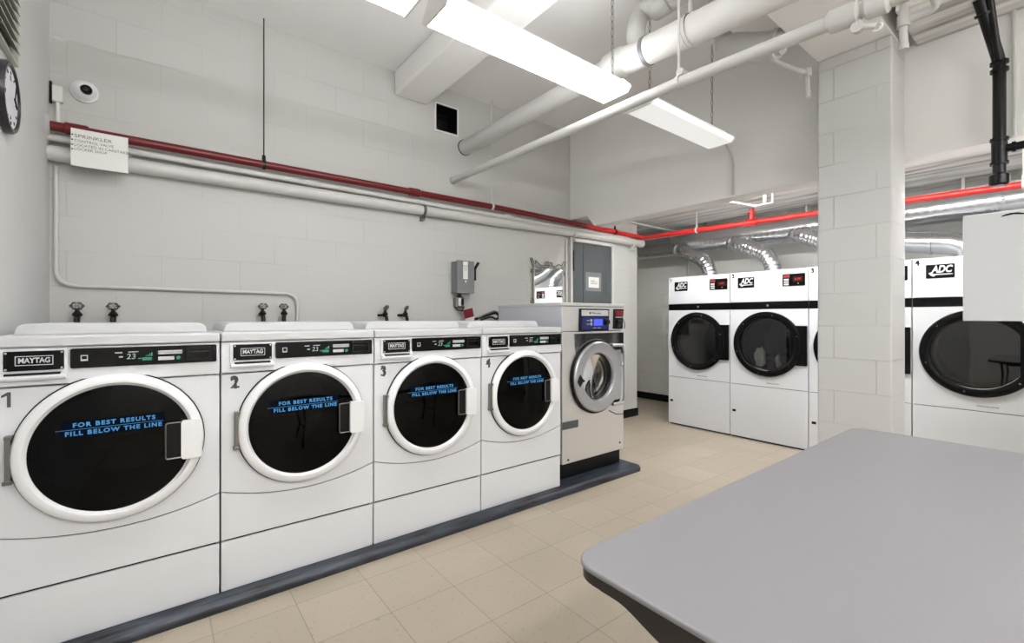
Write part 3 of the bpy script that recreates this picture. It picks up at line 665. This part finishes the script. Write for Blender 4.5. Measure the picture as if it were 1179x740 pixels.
tag(clamp_v('pipe_hanger', 4.86, 0.31, 2.196, ZA, 'y', 0.036, m_pipe, 0.008), 'white hanger on the bright red pipe beside the black pipe', 'pipe hanger')
# white pipes under it
t = thing('water_pipe', 'slim white pipe directly beneath the red pipe on the left wall', 'pipe', (0, 0, 2.245))
MB().tube([(XL, 3.545, 0), (4.60, 3.545, -0.02)], 0.019, 14).build('run', m_pipe, t)
for x in (0.9, 2.7): MB().tube([(x-0.04, 3.545, -0.005), (x+0.04, 3.545, -0.005)], 0.024, 14).build('coupling', m_pipe, t)
t = thing('water_pipe', 'thick white capped pipe, lowest of the pipes along the left wall', 'pipe', (0, 0, 2.16))
MB().tube([(XL, 3.55, 0.0), (1.80, 3.55, 0.01), (4.80, 3.55, 0.03)], 0.042, 18).build('run', m_pipe, t)
MB().tube([(4.78, 3.55, 0.03), (4.80, 3.55, 0.03), (4.86, 3.55, 0.03), (4.88, 3.55, 0.03)], [0.045, 0.05, 0.05, 0.03], 18).build('end_cap', m_pipe, t)
for x in (1.80, 3.62, 4.68):
    o = MB(); o.tube([(x-0.012, 3.55, 0.012), (x+0.012, 3.55, 0.012)], 0.049, 18); o.box(x-0.012, 3.54, -0.075, x+0.012, 3.599, -0.04); o.box(x-0.012, 3.50, -0.07, x-0.004, 3.54, -0.045)
    o.build('clamp', m_chrome if x < 2 else m_pipe, t)
# paper sign in front
t = thing('paper_sign', 'white handwritten cardboard notice hung over the pipes in the near corner', 'sign', (-0.259, 3.445, 2.085))
MB().box(-0.118, 0, 0, 0.122, 0.003, 0.205).build('card', m_paper, t)
for k, (s_, z) in enumerate((('SPRINKLER', 0.165), ('CONTROL VALVE', 0.138), ('LOCATED IN CARETAKER', 0.115), ('LOCKER SHOP', 0.094))):
    text('handwriting', s_, 0.027 if k == 0 else 0.021, (-0.105, -0.0006, z), m_ink, t, align='LEFT', sx=1.2 if k == 0 else 0.98)
g = MB()
for z in (0.09, 0.115, 0.142, 0.17): g.lathe([(0, -0.001), (0.004, -0.001), (0.004, 0)], (-0.112, 0, z), 'y', 8)
g.build('punched_holes', m_black, t)
# conduits on the left wall
tag(MB().tube(bend([(-0.452, 3.585, 2.10), (-0.452, 3.585, 1.432), (0.805, 3.585, 1.422), (0.805, 3.585, 1.0)], 0.09), 0.011, 10).build('conduit', m_pipe),
    'thin white conduit running down the corner and across above washers 1 and 2', 'conduit')
t = thing('junction_box', 'small white junction box on the left wall near the domed camera', 'electrical box', (-0.445, YW, 2.46))
MB().box(-0.022, -0.03, 0.0, 0.022, 0, 0.09).build('box', m_fix, t, bevel=0.004)
MB().box(-0.033, -0.022, -0.01, -0.024, 0, 0.11).build('side_strip', m_gap, t)
MB().tube([(0.0, -0.012, 0.0), (0.0, -0.012, -0.13)], 0.011, 10).build('conduit_stub', m_fix, t)
t = thing('security_camera', 'white dome security camera with black lens, high in the near corner', 'camera', (-0.335, YW, 2.555))
MB().lathe([(0.062, 0.0), (0.062, -0.014), (0.054, -0.02), (0.050, -0.036), (0.038, -0.055), (0.018, -0.066), (0, -0.068)], (0, 0, 0), 'y', 32).build('dome', m_ring, t)
q = MB().lathe([(0.026, -0.05), (0.026, -0.07), (0.021, -0.074), (0, -0.074)], (0.012, 0, -0.006), 'y', 24).build('lens', m_glossblack, t)
MB().lathe([(0.0, -0.0745), (0.009, -0.0755), (0.011, -0.0745)], (0.012, 0, -0.006), 'y', 16).build('lens_glass', m_darkmetal, q)
tag(MB().tube([(3.555, 3.585, 2.12), (3.555, 3.585, 1.2)], 0.014, 10).build('conduit', m_pipe), 'vertical white conduit on the wall left of the grey panel', 'conduit')
tag(MB().tube([(3.78, 3.58, ZA-0.015), (5.94, 3.58, ZA-0.015)], 0.013, 10).build('conduit', m_pipe), 'straight white conduit across the alcove ceiling behind the red elbow', 'conduit')
tag(MB().tube([(5.93, 3.55, ZA), (5.93, 3.55, 0.1)], 0.015, 10).build('conduit', m_pipe), 'vertical grey-white conduit on the alcove back wall beside dryer 1', 'conduit')

# overhead drain: thin bare run then thick insulated run
t = thing('drain_pipe', 'fat white insulated drain pipe crossing above the ceiling lights to the left wall', 'pipe', (2.245, 0, 0))
MB().tube([(0, YW, 2.825), (0, 1.86, 2.817)], 0.066, 24).build('bare_run', m_pipe, t)
MB().tube(arc((0, YW-0.004, 2.825), 0.068, 0, 340, 24, 'xz'), 0.005, 6).build('wall_gap', m_darkmetal, t)
MB().tube([(0, 1.90, 2.817), (0, 1.88, 2.817), (0, 1.83, 2.815), (0, 1.76, 2.812), (0, 1.74, 2.81)], [0.07, 0.085, 0.09, 0.09, 0.078], 24).build('hub', m_pipe, t)
MB().tube([(0, 1.745, 2.81), (0, 1.35, 2.785), (0, 0.2, 2.71), (0, YR, 2.62)], 0.079, 24).build('insulated_run', m_insul, t)
for y, z in ((1.60, 2.80), (1.33, 2.784), (0.75, 2.745)):
    MB().tube([(0, y-0.012, z), (0, y+0.012, z+0.001)], 0.083, 24).build('band', m_chrome if y < 1.5 else m_greybox, t)
# branch rising with elbow and upper run
br = MB().tube(bend([(0.0, 1.66, 2.83), (0.02, 1.70, 2.95), (0.10, 1.73, 3.12), (0.12, 1.58, 3.14)], 0.05), 0.055, 18).build('branch_elbow', m_pipe, t)
MB().tube([(0.13, 1.66, 3.13), (0.13, 1.64, 3.13), (0.13, 1.56, 3.13), (0.13, 1.54, 3.13)], [0.064, 0.075, 0.075, 0.064], 20).build('branch_hub', m_pipe, br)
tag(MB().tube([(2.40, 1.57, 3.135), (2.40, 1.12, 3.135)], 0.062, 20).build('vent_pipe', m_pipe), 'upper white pipe just under the ceiling above the insulated pipe', 'pipe')
tag(clamp_v('pipe_hanger', 2.245, 1.33, 2.784, H, 'y', 0.086, m_pipe, 0.010), 'thick hanger with ring clamp round the insulated pipe', 'pipe hanger')
# slimmer white pipe across
t = thing('water_pipe', 'slim white pipe crossing under the ceiling lights from the left wall to the column', 'pipe', (2.12, 0, 0))
MB().tube([(0, YW, 2.499), (0, 1.32, 2.461), (0, 0.5835, 2.423), (0, -0.2, 2.39), (0, YR, 2.33)], 0.029, 18).build('run', m_pipe, t)
MB().tube(arc((0, YW-0.003, 2.499), 0.031, 0, 340, 18, 'xz'), 0.003, 6).build('wall_gap', m_chrome, t)
f = MB().tube([(0, 0.66, 2.428), (0, 0.65, 2.428), (0, 0.56, 2.422), (0, 0.55, 2.422)], [0.03, 0.043, 0.043, 0.03], 18).build('fitting', m_pipe, t)
MB().tube([(0, 0.54, 2.42), (0, 0.53, 2.42), (0, 0.47, 2.416), (0, 0.46, 2.416)], [0.03, 0.04, 0.04, 0.03], 18).build('fitting', m_pipe, t)
v = MB(); v.cyl((0, 0.565, 2.40), (0.0, 0.555, 2.35), 0.014, 10); v.lathe([(0, -0.012), (0.022, -0.012), (0.022, 0.012), (0, 0.012)], (0, 0.56, 2.365), 'x', 14); v.cyl((0, 0.555, 2.365), (0, 0.50, 2.34), 0.012, 10)
v.tube(arc((0, 0.50, 2.335), 0.014, 0, 330, 12, 'yz'), 0.005, 6); v.build('drain_valve', m_pipe, t)
h = tag(clamp_v('pipe_hanger', 2.12, 1.32, 2.461, H, 'y', 0.034, m_pipe, 0.0065), 'white rod and clamp holding the slim pipe below the insulated pipe', 'pipe hanger')
MB().lathe([(0, -0.022), (0.018, -0.022), (0.018, 0.022), (0, 0.022)], (2.12, 1.30, 2.505), 'x', 14).build('clamp_bolt', m_pipe, h)
# small pipework either side of the column head
t = thing('small_pipework', 'small white branch pipe ending left of the column top', 'pipe', (3.0, 0, 0))
MB().tube(bend([(-0.12, 1.50, 3.14), (0.05, 1.36, 2.98), (0.22, 1.17, 2.83), (0.28, 1.135, 2.82), (0.28, 1.125, 2.66)], 0.03), 0.014, 10).build('run', m_pipe, t)
MB().tube([(0.28, 1.13, 2.84), (0.28, 1.13, 2.79)], 0.022, 12).build('elbow', m_pipe, t)
t = thing('drain_trap', 'rounded white drain fitting under the cross beam, left of the column', 'pipe', (2.9, 0, 0))
MB().tube([(0, 1.50, 3.02), (0, 1.42, 2.98), (0, 1.25, 2.90), (0, 1.125, 2.865)], [0.05, 0.078, 0.08, 0.062], 20).build('body', m_pipe, t)
MB().tube([(0, 1.17, 2.878), (0, 1.15, 2.872)], 0.084, 20).build('band', m_pipe, t)
MB().tube([(0, 1.49, 3.01), (0, 1.52, 3.31)], 0.045, 16).build('riser', m_pipe, t)
t = thing('branch_pipe', 'white pipe loop with a capped stub on the right of the column top', 'pipe', (3.0, 0, 0))
MB().tube([(0, 0.60, 2.885), (0, 0.60, 2.63)], 0.018, 12).build('stub', m_pipe, t)
MB().tube([(0, 0.60, 2.79), (0, 0.60, 2.73)], 0.027, 12).build('tee', m_pipe, t); MB().tube([(0, 0.60, 2.645), (0, 0.60, 2.615)], 0.022, 12).build('stub_cap', m_pipe, t)
MB().tube(bend([(0, 0.60, 2.76), (0, 0.47, 2.765), (-0.22, 0.52, 2.95), (-0.4, 0.55, 3.1)], 0.035), 0.018, 12).build('loop', m_pipe, t)
# black pipe
t = thing('waste_pipe', 'black iron waste pipe with a side branch at the top right', 'pipe', (3.5, 0.31, 0))
MB().tube(bend([(0, 0, 1.96), (0, 0, 2.60), (-0.17, 0.056, 2.888)], 0.03), 0.026, 18).build('stack', m_blackpipe, t)
MB().tube([(0, 0, 1.945), (0, 0, 1.955), (0, 0, 2.00), (0, 0, 2.01)], [0.03, 0.039, 0.039, 0.028], 18).build('bottom_coupling', m_blackpipe, t)
for z0, z1 in ((2.055, 2.07), (2.18, 2.195), (2.585, 2.60), (2.545, 2.56)): MB().tube([(0, 0, z0), (0, 0, z1)], 0.036, 18).build('hub_ring', m_blackpipe, t)
MB().tube([(0, 0, 2.06), (0, 0, 2.19)], 0.031, 18).build('tee', m_blackpipe, t)
MB().tube([(0, 0.0, 2.135), (0, -0.6, 2.145)], 0.021, 16).build('side_branch', m_blackpipe, t)
MB().tube([(0, -0.045, 2.136), (0, -0.06, 2.136)], 0.027, 16).build('branch_ring', m_blackpipe, t)
MB().tube([(-0.128, 0.042, 2.815), (-0.135, 0.044, 2.827)], 0.036, 18).build('hub_ring', m_blackpipe, t)
MB().tube([(-0.03, 0.0, 2.60), (-0.175, 0.02, 2.888)], 0.016, 12).build('parallel_pipe', m_blackpipe, t)
tag(MB().tube([(3.60, 0.265, 2.885), (3.60, 0.265, 2.22)], 0.010, 10).build('conduit', m_pipe), 'thin white conduit beside the black waste pipe on the upper wall', 'conduit')

# ================================================================== EXHAUST DUCT
t = thing('exhaust_duct', 'shiny galvanised exhaust duct with foil branches running above the dryers', 'duct', (5.5, 0, 0))
N = 260; ys = [4.6-(4.6-0.14)*k/N for k in range(N+1)]
MB().tube([(0, y, 2.215) for y in ys], [0.132+(0.004 if (k % 40) < 2 else 0)+0.0015*math.sin(k*1.7) for k in range(N+1)], 28).build('main_duct', m_duct, t)
def flex(y0, i):
    pts = bend([(-0.02, y0, 2.17), (-0.12, y0-0.14, 2.12), (-0.20, y0-0.50, 1.93), (-0.20, y0-0.56, 1.70)], 0.12, 10)
    # resample
    out = []
    for a, b in zip(pts[:-1], pts[1:]):
        n = max(1, int((b-a).length/0.006))
        for k in range(n): out.append(a+(b-a)*k/n)
    out.append(pts[-1])
    L = len(out); rr = [0.082+0.0022*math.sin(k*1.05)+(0.004 if (k % 26) in (0, 1, 2) else 0) for k in range(L)]
    b = MB().tube(out, rr, 24).build('branch_duct', m_foil, t, angle=60)
    MB().tube([out[2], out[14]], 0.093, 24).build('collar', m_duct, b)
for i, y0 in enumerate((3.42, 2.70, 2.02)): flex(y0, i)
pts = bend([(-0.02, 1.35, 2.17), (-0.10, 1.20, 2.02), (-0.18, 1.05, 1.93), (-0.20, 0.75, 1.88), (-0.20, 0.66, 1.84), (-0.20, 0.62, 1.70)], 0.07, 8)
b = MB().tube(pts, 0.095, 24).build('branch_duct', m_duct, t)
MB().tube([(-0.20, 0.88, 1.897), (-0.20, 0.865, 1.896)], 0.099, 24).build('collar', m_foil, b)
for y in (3.05, 1.9, 0.7): MB().box(-0.01, y-0.012, 2.33, 0.01, y+0.012, ZA).build('strap', m_chrome, t)
t = thing('wall_bracket', 'white metal bracket with arm on the alcove ceiling above dryer 2', 'bracket', (4.35, 1.86, 2.275))
MB().tube([(0.0, 0.42, 0.14), (0.0, 0.05, -0.002)], 0.011, 8).build('arm', m_dimwhite, t)
o = MB(); o.box(-0.01, -0.09, 0.0, 0.01, 0.08, 0.012); o.box(-0.01, -0.09, 0.012, 0.01, -0.075, 0.16); o.box(-0.006, -0.03, 0.012, 0.006, 0.0, 0.16); o.build('plate', m_dimwhite, t, bevel=0.002)

# ================================================================== WALL ITEMS
# disconnect switch
t = thing('disconnect_switch', 'small grey electrical disconnect box with side lever on the left wall', 'electrical box', (2.10, YW, 1.47))
MB().box(0, -0.115, 0, 0.172, -0.004, 0.285).build('box', m_greybox, t, bevel=0.004)
MB().box(-0.006, -0.121, -0.003, 0.176, -0.108, 0.292).build('cover', m_greybox, t, bevel=0.003)
MB().box(0.055, -0.1225, 0.125, 0.105, -0.121, 0.283).build('label', m_paper, t)
text('label_lettering', 'DANGER\n240 V\nOFF', 0.018, (0.08, -0.1228, 0.225), m_ink, t)
MB().lathe([(0, -0.1255), (0.01, -0.1255), (0.011, -0.121)], (0.082, 0, 0.105), 'y', 14).build('seal_stud', m_brass, t)
h = MB().box(0.177, -0.105, 0.12, 0.207, -0.06, 0.215).build('lever_mount', m_black, t, bevel=0.003)
MB().tube([(0.195, -0.085, 0.20), (0.197, -0.105, 0.235), (0.222, -0.12, 0.285)], 0.013, 8).build('lever', m_black, h)
t = thing('outlet_fitting', 'metal conduit outlet fitting just below the grey disconnect box', 'electrical fitting', (2.17, YW, 1.32))
MB().box(-0.05, -0.06, 0.02, 0.04, -0.002, 0.12).build('box', m_chrome, t, bevel=0.012, seg=3)
MB().box(-0.028, -0.064, 0.035, 0.000, -0.058, 0.108).build('cover_plate', m_ring, t, bevel=0.003); MB().box(0.006, -0.068, 0.045, 0.026, -0.06, 0.105).build('toggle', m_black, t, bevel=0.003)
MB().cyl((0, -0.035, 0.12), (0, -0.035, 0.147), 0.016, 12).build('nipple', m_black, t)
MB().tube([(-0.05, -0.04, 0.03), (-0.03, -0.05, 0.0), (0.02, -0.05, -0.01), (0.045, -0.04, 0.03)], 0.007, 8).build('cable_loop', m_darkmetal, t)
# mirror
t = thing('wall_mirror', 'square mirror in a scrolled wrought-iron frame above the steel washer', 'mirror', (3.08, YW, 1.26))
MB().box(0.0, -0.028, 0.0, 0.40, -0.018, 0.51).build('glass', m_mirror, t)
fr = MB(); fr.tube([(-0.008, -0.025, -0.008), (0.408, -0.025, -0.008), (0.408, -0.025, 0.518), (-0.008, -0.025, 0.518)], 0.009, 8, closed=True); fr.build('frame', m_chrome, t)
def spiral(c, r0, r1, a0, a1, n=24):
    return [(c[0]+(r0+(r1-r0)*k/n)*math.cos(math.radians(a0+(a1-a0)*k/n)), -0.022, c[1]+(r0+(r1-r0)*k/n)*math.sin(math.radians(a0+(a1-a0)*k/n))) for k in range(n+1)]
def scroll(*paths):
    o = MB()
    for p in paths: o.tube(p, 0.0055, 6)
    o.build('scroll', m_chrome, t)
scroll(spiral((0.17, 0.565), 0.010, 0.032, 0, 400), spiral((0.235, 0.565), 0.010, 0.032, 180, -220), [(0.2, -0.022, 0.52), (0.2, -0.022, 0.60)])
scroll([(-0.01, -0.022, 0.52), (-0.045, -0.022, 0.575), (-0.055, -0.03, 0.60), (-0.03, -0.022, 0.61), (0.0, -0.022, 0.56), (0.0, -0.022, 0.52)], [(0.0, -0.022, 0.55), (0.05, -0.022, 0.565), (0.10, -0.022, 0.535), (0.14, -0.022, 0.54)], spiral((0.03, 0.575), 0.006, 0.02, 0, 360))
scroll([(0.41, -0.022, 0.52), (0.445, -0.022, 0.575), (0.46, -0.03, 0.60), (0.43, -0.022, 0.60), (0.40, -0.022, 0.56), (0.40, -0.022, 0.52)], [(0.40, -0.022, 0.55), (0.35, -0.022, 0.565), (0.30, -0.022, 0.535), (0.26, -0.022, 0.54)])
for x, s_ in ((-0.035, 1), (0.435, -1)):
    scroll(spiral((x, 0.16), 0.008, 0.028, 90, 90+s_*380), spiral((x, 0.085), 0.008, 0.028, 90, 90-s_*380))
    scroll(spiral((x, 0.47), 0.006, 0.02, 90, 90+s_*380))
# big grey panel board
t = thing('breaker_panel', 'tall dark grey breaker panel door in a white surround beside the mirror', 'electrical panel', (3.62, YW, 1.0))
MB().plate([(-0.03, 0), (0.70, 0), (0.70, 1.135), (-0.03, 1.135)], [[(0.0, 0.02), (0.665, 0.02), (0.665, 1.095), (0.0, 1.095)]], -0.05, -0.001).build('surround', m_pipe, t, bevel=0.003)
MB().box(0.003, -0.042, 0.022, 0.662, -0.028, 1.092).build('door', m_panel, t, bevel=0.003)
MB().box(0.17, -0.0435, 0.03, 0.176, -0.0415, 1.08).build('door_crease', m_gap, t)
MB().tube(bend([(0.012, -0.045, 0.99), (0.0, -0.065, 0.985), (0.0, -0.065, 0.78), (0.02, -0.045, 0.775)], 0.02), 0.007, 8).build('door_handle', m_black, t)
MB().box(0.215, -0.0435, 0.555, 0.475, -0.0418, 0.77).build('plastic_pocket', m_greybox, t)
pp = MB().box(0.26, -0.045, 0.595, 0.435, -0.0436, 0.715).build('notice', m_paper, t)
text('notice_lettering', 'PANEL  A\nCIRCUITS', 0.026, (0.348, -0.0454, 0.655), m_ink, pp)
# valves
def make_valve():
    t = thing('hose_valve', 'x', 'valve', (0, 0, 0), 0, 'water shut-off valves on the left wall behind the washers')
    b = MB(); b.cyl((0, 0, 0), (0, -0.07, 0), 0.011, 10); b.tube(bend([(0, -0.055, 0.0), (0, -0.085, -0.01), (0, -0.09, -0.07)], 0.02), 0.014, 10)
    b.lathe([(0.0, 0), (0.020, 0), (0.024, 0.01), (0.016, 0.022), (0.010, 0.03), (0.010, 0.045)], (0, -0.07, 0.0), 'z', 14); b.build('body', m_darkmetal, t)
    wpt = []
    for k in range(36):
        a = 2*PI*k/36; r = 0.026*(1+0.13*math.cos(6*a)); wpt.append((r*math.cos(a), -0.082-0.010*math.sin(a), 0.058+r*math.sin(a)*0.72))
    h = MB().tube(wpt, 0.0042, 6, closed=True)
    for k in range(3):
        a = PI*k/3; h.cyl((0.024*math.cos(a), -0.082-0.010*math.sin(a), 0.058+0.017*math.sin(a)), (-0.024*math.cos(a), -0.082+0.010*math.sin(a), 0.058-0.017*math.sin(a)), 0.003, 6)
    h.lathe([(0, -0.012), (0.009, -0.012), (0.009, 0.01), (0, 0.01)], (0, -0.084, 0.058), 'y', 12)
    h.build('wheel_handle', m_chrome, t)
    return t
vl = ['water valve with wheel handle nearest the room corner', 'water valve second from the room corner, above the nearest washer',
      'water valve just left of the conduit bend, above the second washer', 'water valve touching the bent end of the white conduit',
      'turned water valve, second to the left of the disconnect box', 'turned water valve nearest to the grey disconnect box']
proto = make_valve()
for i, x in enumerate((-0.36, -0.207, 0.562, 0.726, 1.419, 1.59)):
    o = proto if i == 0 else copy_tree(proto)
    o.location = (x, YW, 1.258+(0.0 if i < 2 else 0.012)); o['label'] = vl[i]; o.rotation_euler = (0, 0, (0, 0, 0.1, -0.3, 0.5, 0.6)[i])
t = thing('hang_tag', 'small crimson tag standing behind washer 4 near the disconnect box', 'tag', (2.24, 3.50, 1.235))
MB().box(-0.05, 0, 0.015, 0.05, 0.003, 0.095).build('card', m_crimson, t).rotation_euler = (0, -0.22, 0)
MB().box(-0.048, -0.001, -0.02, 0.052, 0.002, 0.014).build('card_foot', m_paper, t).rotation_euler = (0, -0.22, 0)
MB().tube([(0.02, 0.003, 0.02), (0.02, 0.05, 0.0), (0.02, 0.10, -0.02)], 0.003, 6).build('wire', m_darkmetal, t)
t = thing('cable_coil', 'black and white looped cables behind washer 4 beside the steel washer', 'cable', (2.40, 3.35, 1.20))
MB().tube(bend([(-0.14, 0.1, 0.035), (-0.05, 0.0, 0.075), (0.03, 0.0, 0.10), (0.10, 0.02, 0.03), (0.12, 0.245, -0.02)], 0.05), 0.011, 8).build('loop', m_black, t)
MB().tube(bend([(-0.13, 0.02, 0.03), (-0.02, 0.0, 0.06), (0.03, 0.0, 0.03), (0.07, 0.02, 0.06), (0.1, 0.03, -0.1)], 0.04), 0.008, 8).build('inner_loop', m_black, t)
MB().tube(bend([(-0.13, 0.06, 0.05), (-0.03, 0.02, 0.095), (0.05, 0.03, 0.115), (0.13, 0.05, 0.03), (0.14, 0.05, -0.1)], 0.05), 0.008, 8).build('pale_loop', m_greybox, t)

# near wall: clock and louvre
t = thing('wall_clock', 'round wall clock with dark rim at the left edge of the near wall', 'clock', (XL, 2.63, 2.116), PI/2)
t.scale = (0.94, 0.94, 0.94)
# local: -y is wall normal (+x in world) after rotation
t.rotation_euler = (0, 0, PI/2)
MB().lathe([(0.138, 0.0), (0.146, -0.006), (0.147, -0.020), (0.140, -0.030), (0.130, -0.030), (0.124, -0.022)], (0, 0, 0), 'y', 64).build('rim', m_rim, t)
fc = MB().lathe([(0.126, -0.022), (0.0, -0.022)], (0, 0, 0), 'y', 48).build('face', m_clock, t)
g = MB()
for k in range(12):
    a = math.radians(30*k); u = Vector((math.sin(a), 0, math.cos(a))); g.tube([u*0.098+Vector((0, -0.023, 0)), u*0.112+Vector((0, -0.023, 0))], 0.002, 4)
g.build('hour_marks', m_gap, fc)
for k in (12, 3, 6, 9):
    a = math.radians(30*k); text('numeral', str(k), 0.028, (0.082*math.sin(a), -0.0225, 0.082*math.cos(a)), m_gap, fc)
MB().tube([(0, -0.034, 0), (0.045, -0.034, -0.03)], 0.003, 6).build('hour_hand', m_black, t); MB().tube([(0, -0.036, 0), (0.03, -0.036, 0.09)], 0.002, 6).build('minute_hand', m_black, t)
t = thing('louvred_vent', 'metal louvred vent high on the near wall above the clock', 'vent', (XL, 1.785, 2.295))
t.rotation_euler = (0, 0, PI/2)
VW, VH = 0.985, 0.70
MB().plate([(0, 0), (VW, 0), (VW, VH), (0, VH)], [[(0.008, 0.008), (VW-0.008, 0.008), (VW-0.008, VH-0.008), (0.008, VH-0.008)]], -0.02, -0.001).build('frame', m_louv, t)
MB().box(0.02, -0.004, 0.02, VW-0.02, -0.001, VH-0.02).build('dark_backing', m_greybox, t)
for k in range(16):
    z = 0.035+k*0.040
    MB().add([(0.02, -0.006, z+0.034), (VW-0.04, -0.006, z+0.034), (VW-0.05, -0.034, z), (0.02, -0.034, z), (0.02, -0.006, z+0.026), (VW-0.05, -0.006, z+0.026), (VW-0.05, -0.034, z-0.004), (0.02, -0.034, z-0.004)],
             [(0,1,2,3), (7,6,5,4), (3,2,6,7), (0,4,5,1), (0,3,7,4), (1,5,6,2)]).build('slat', m_louv, t)
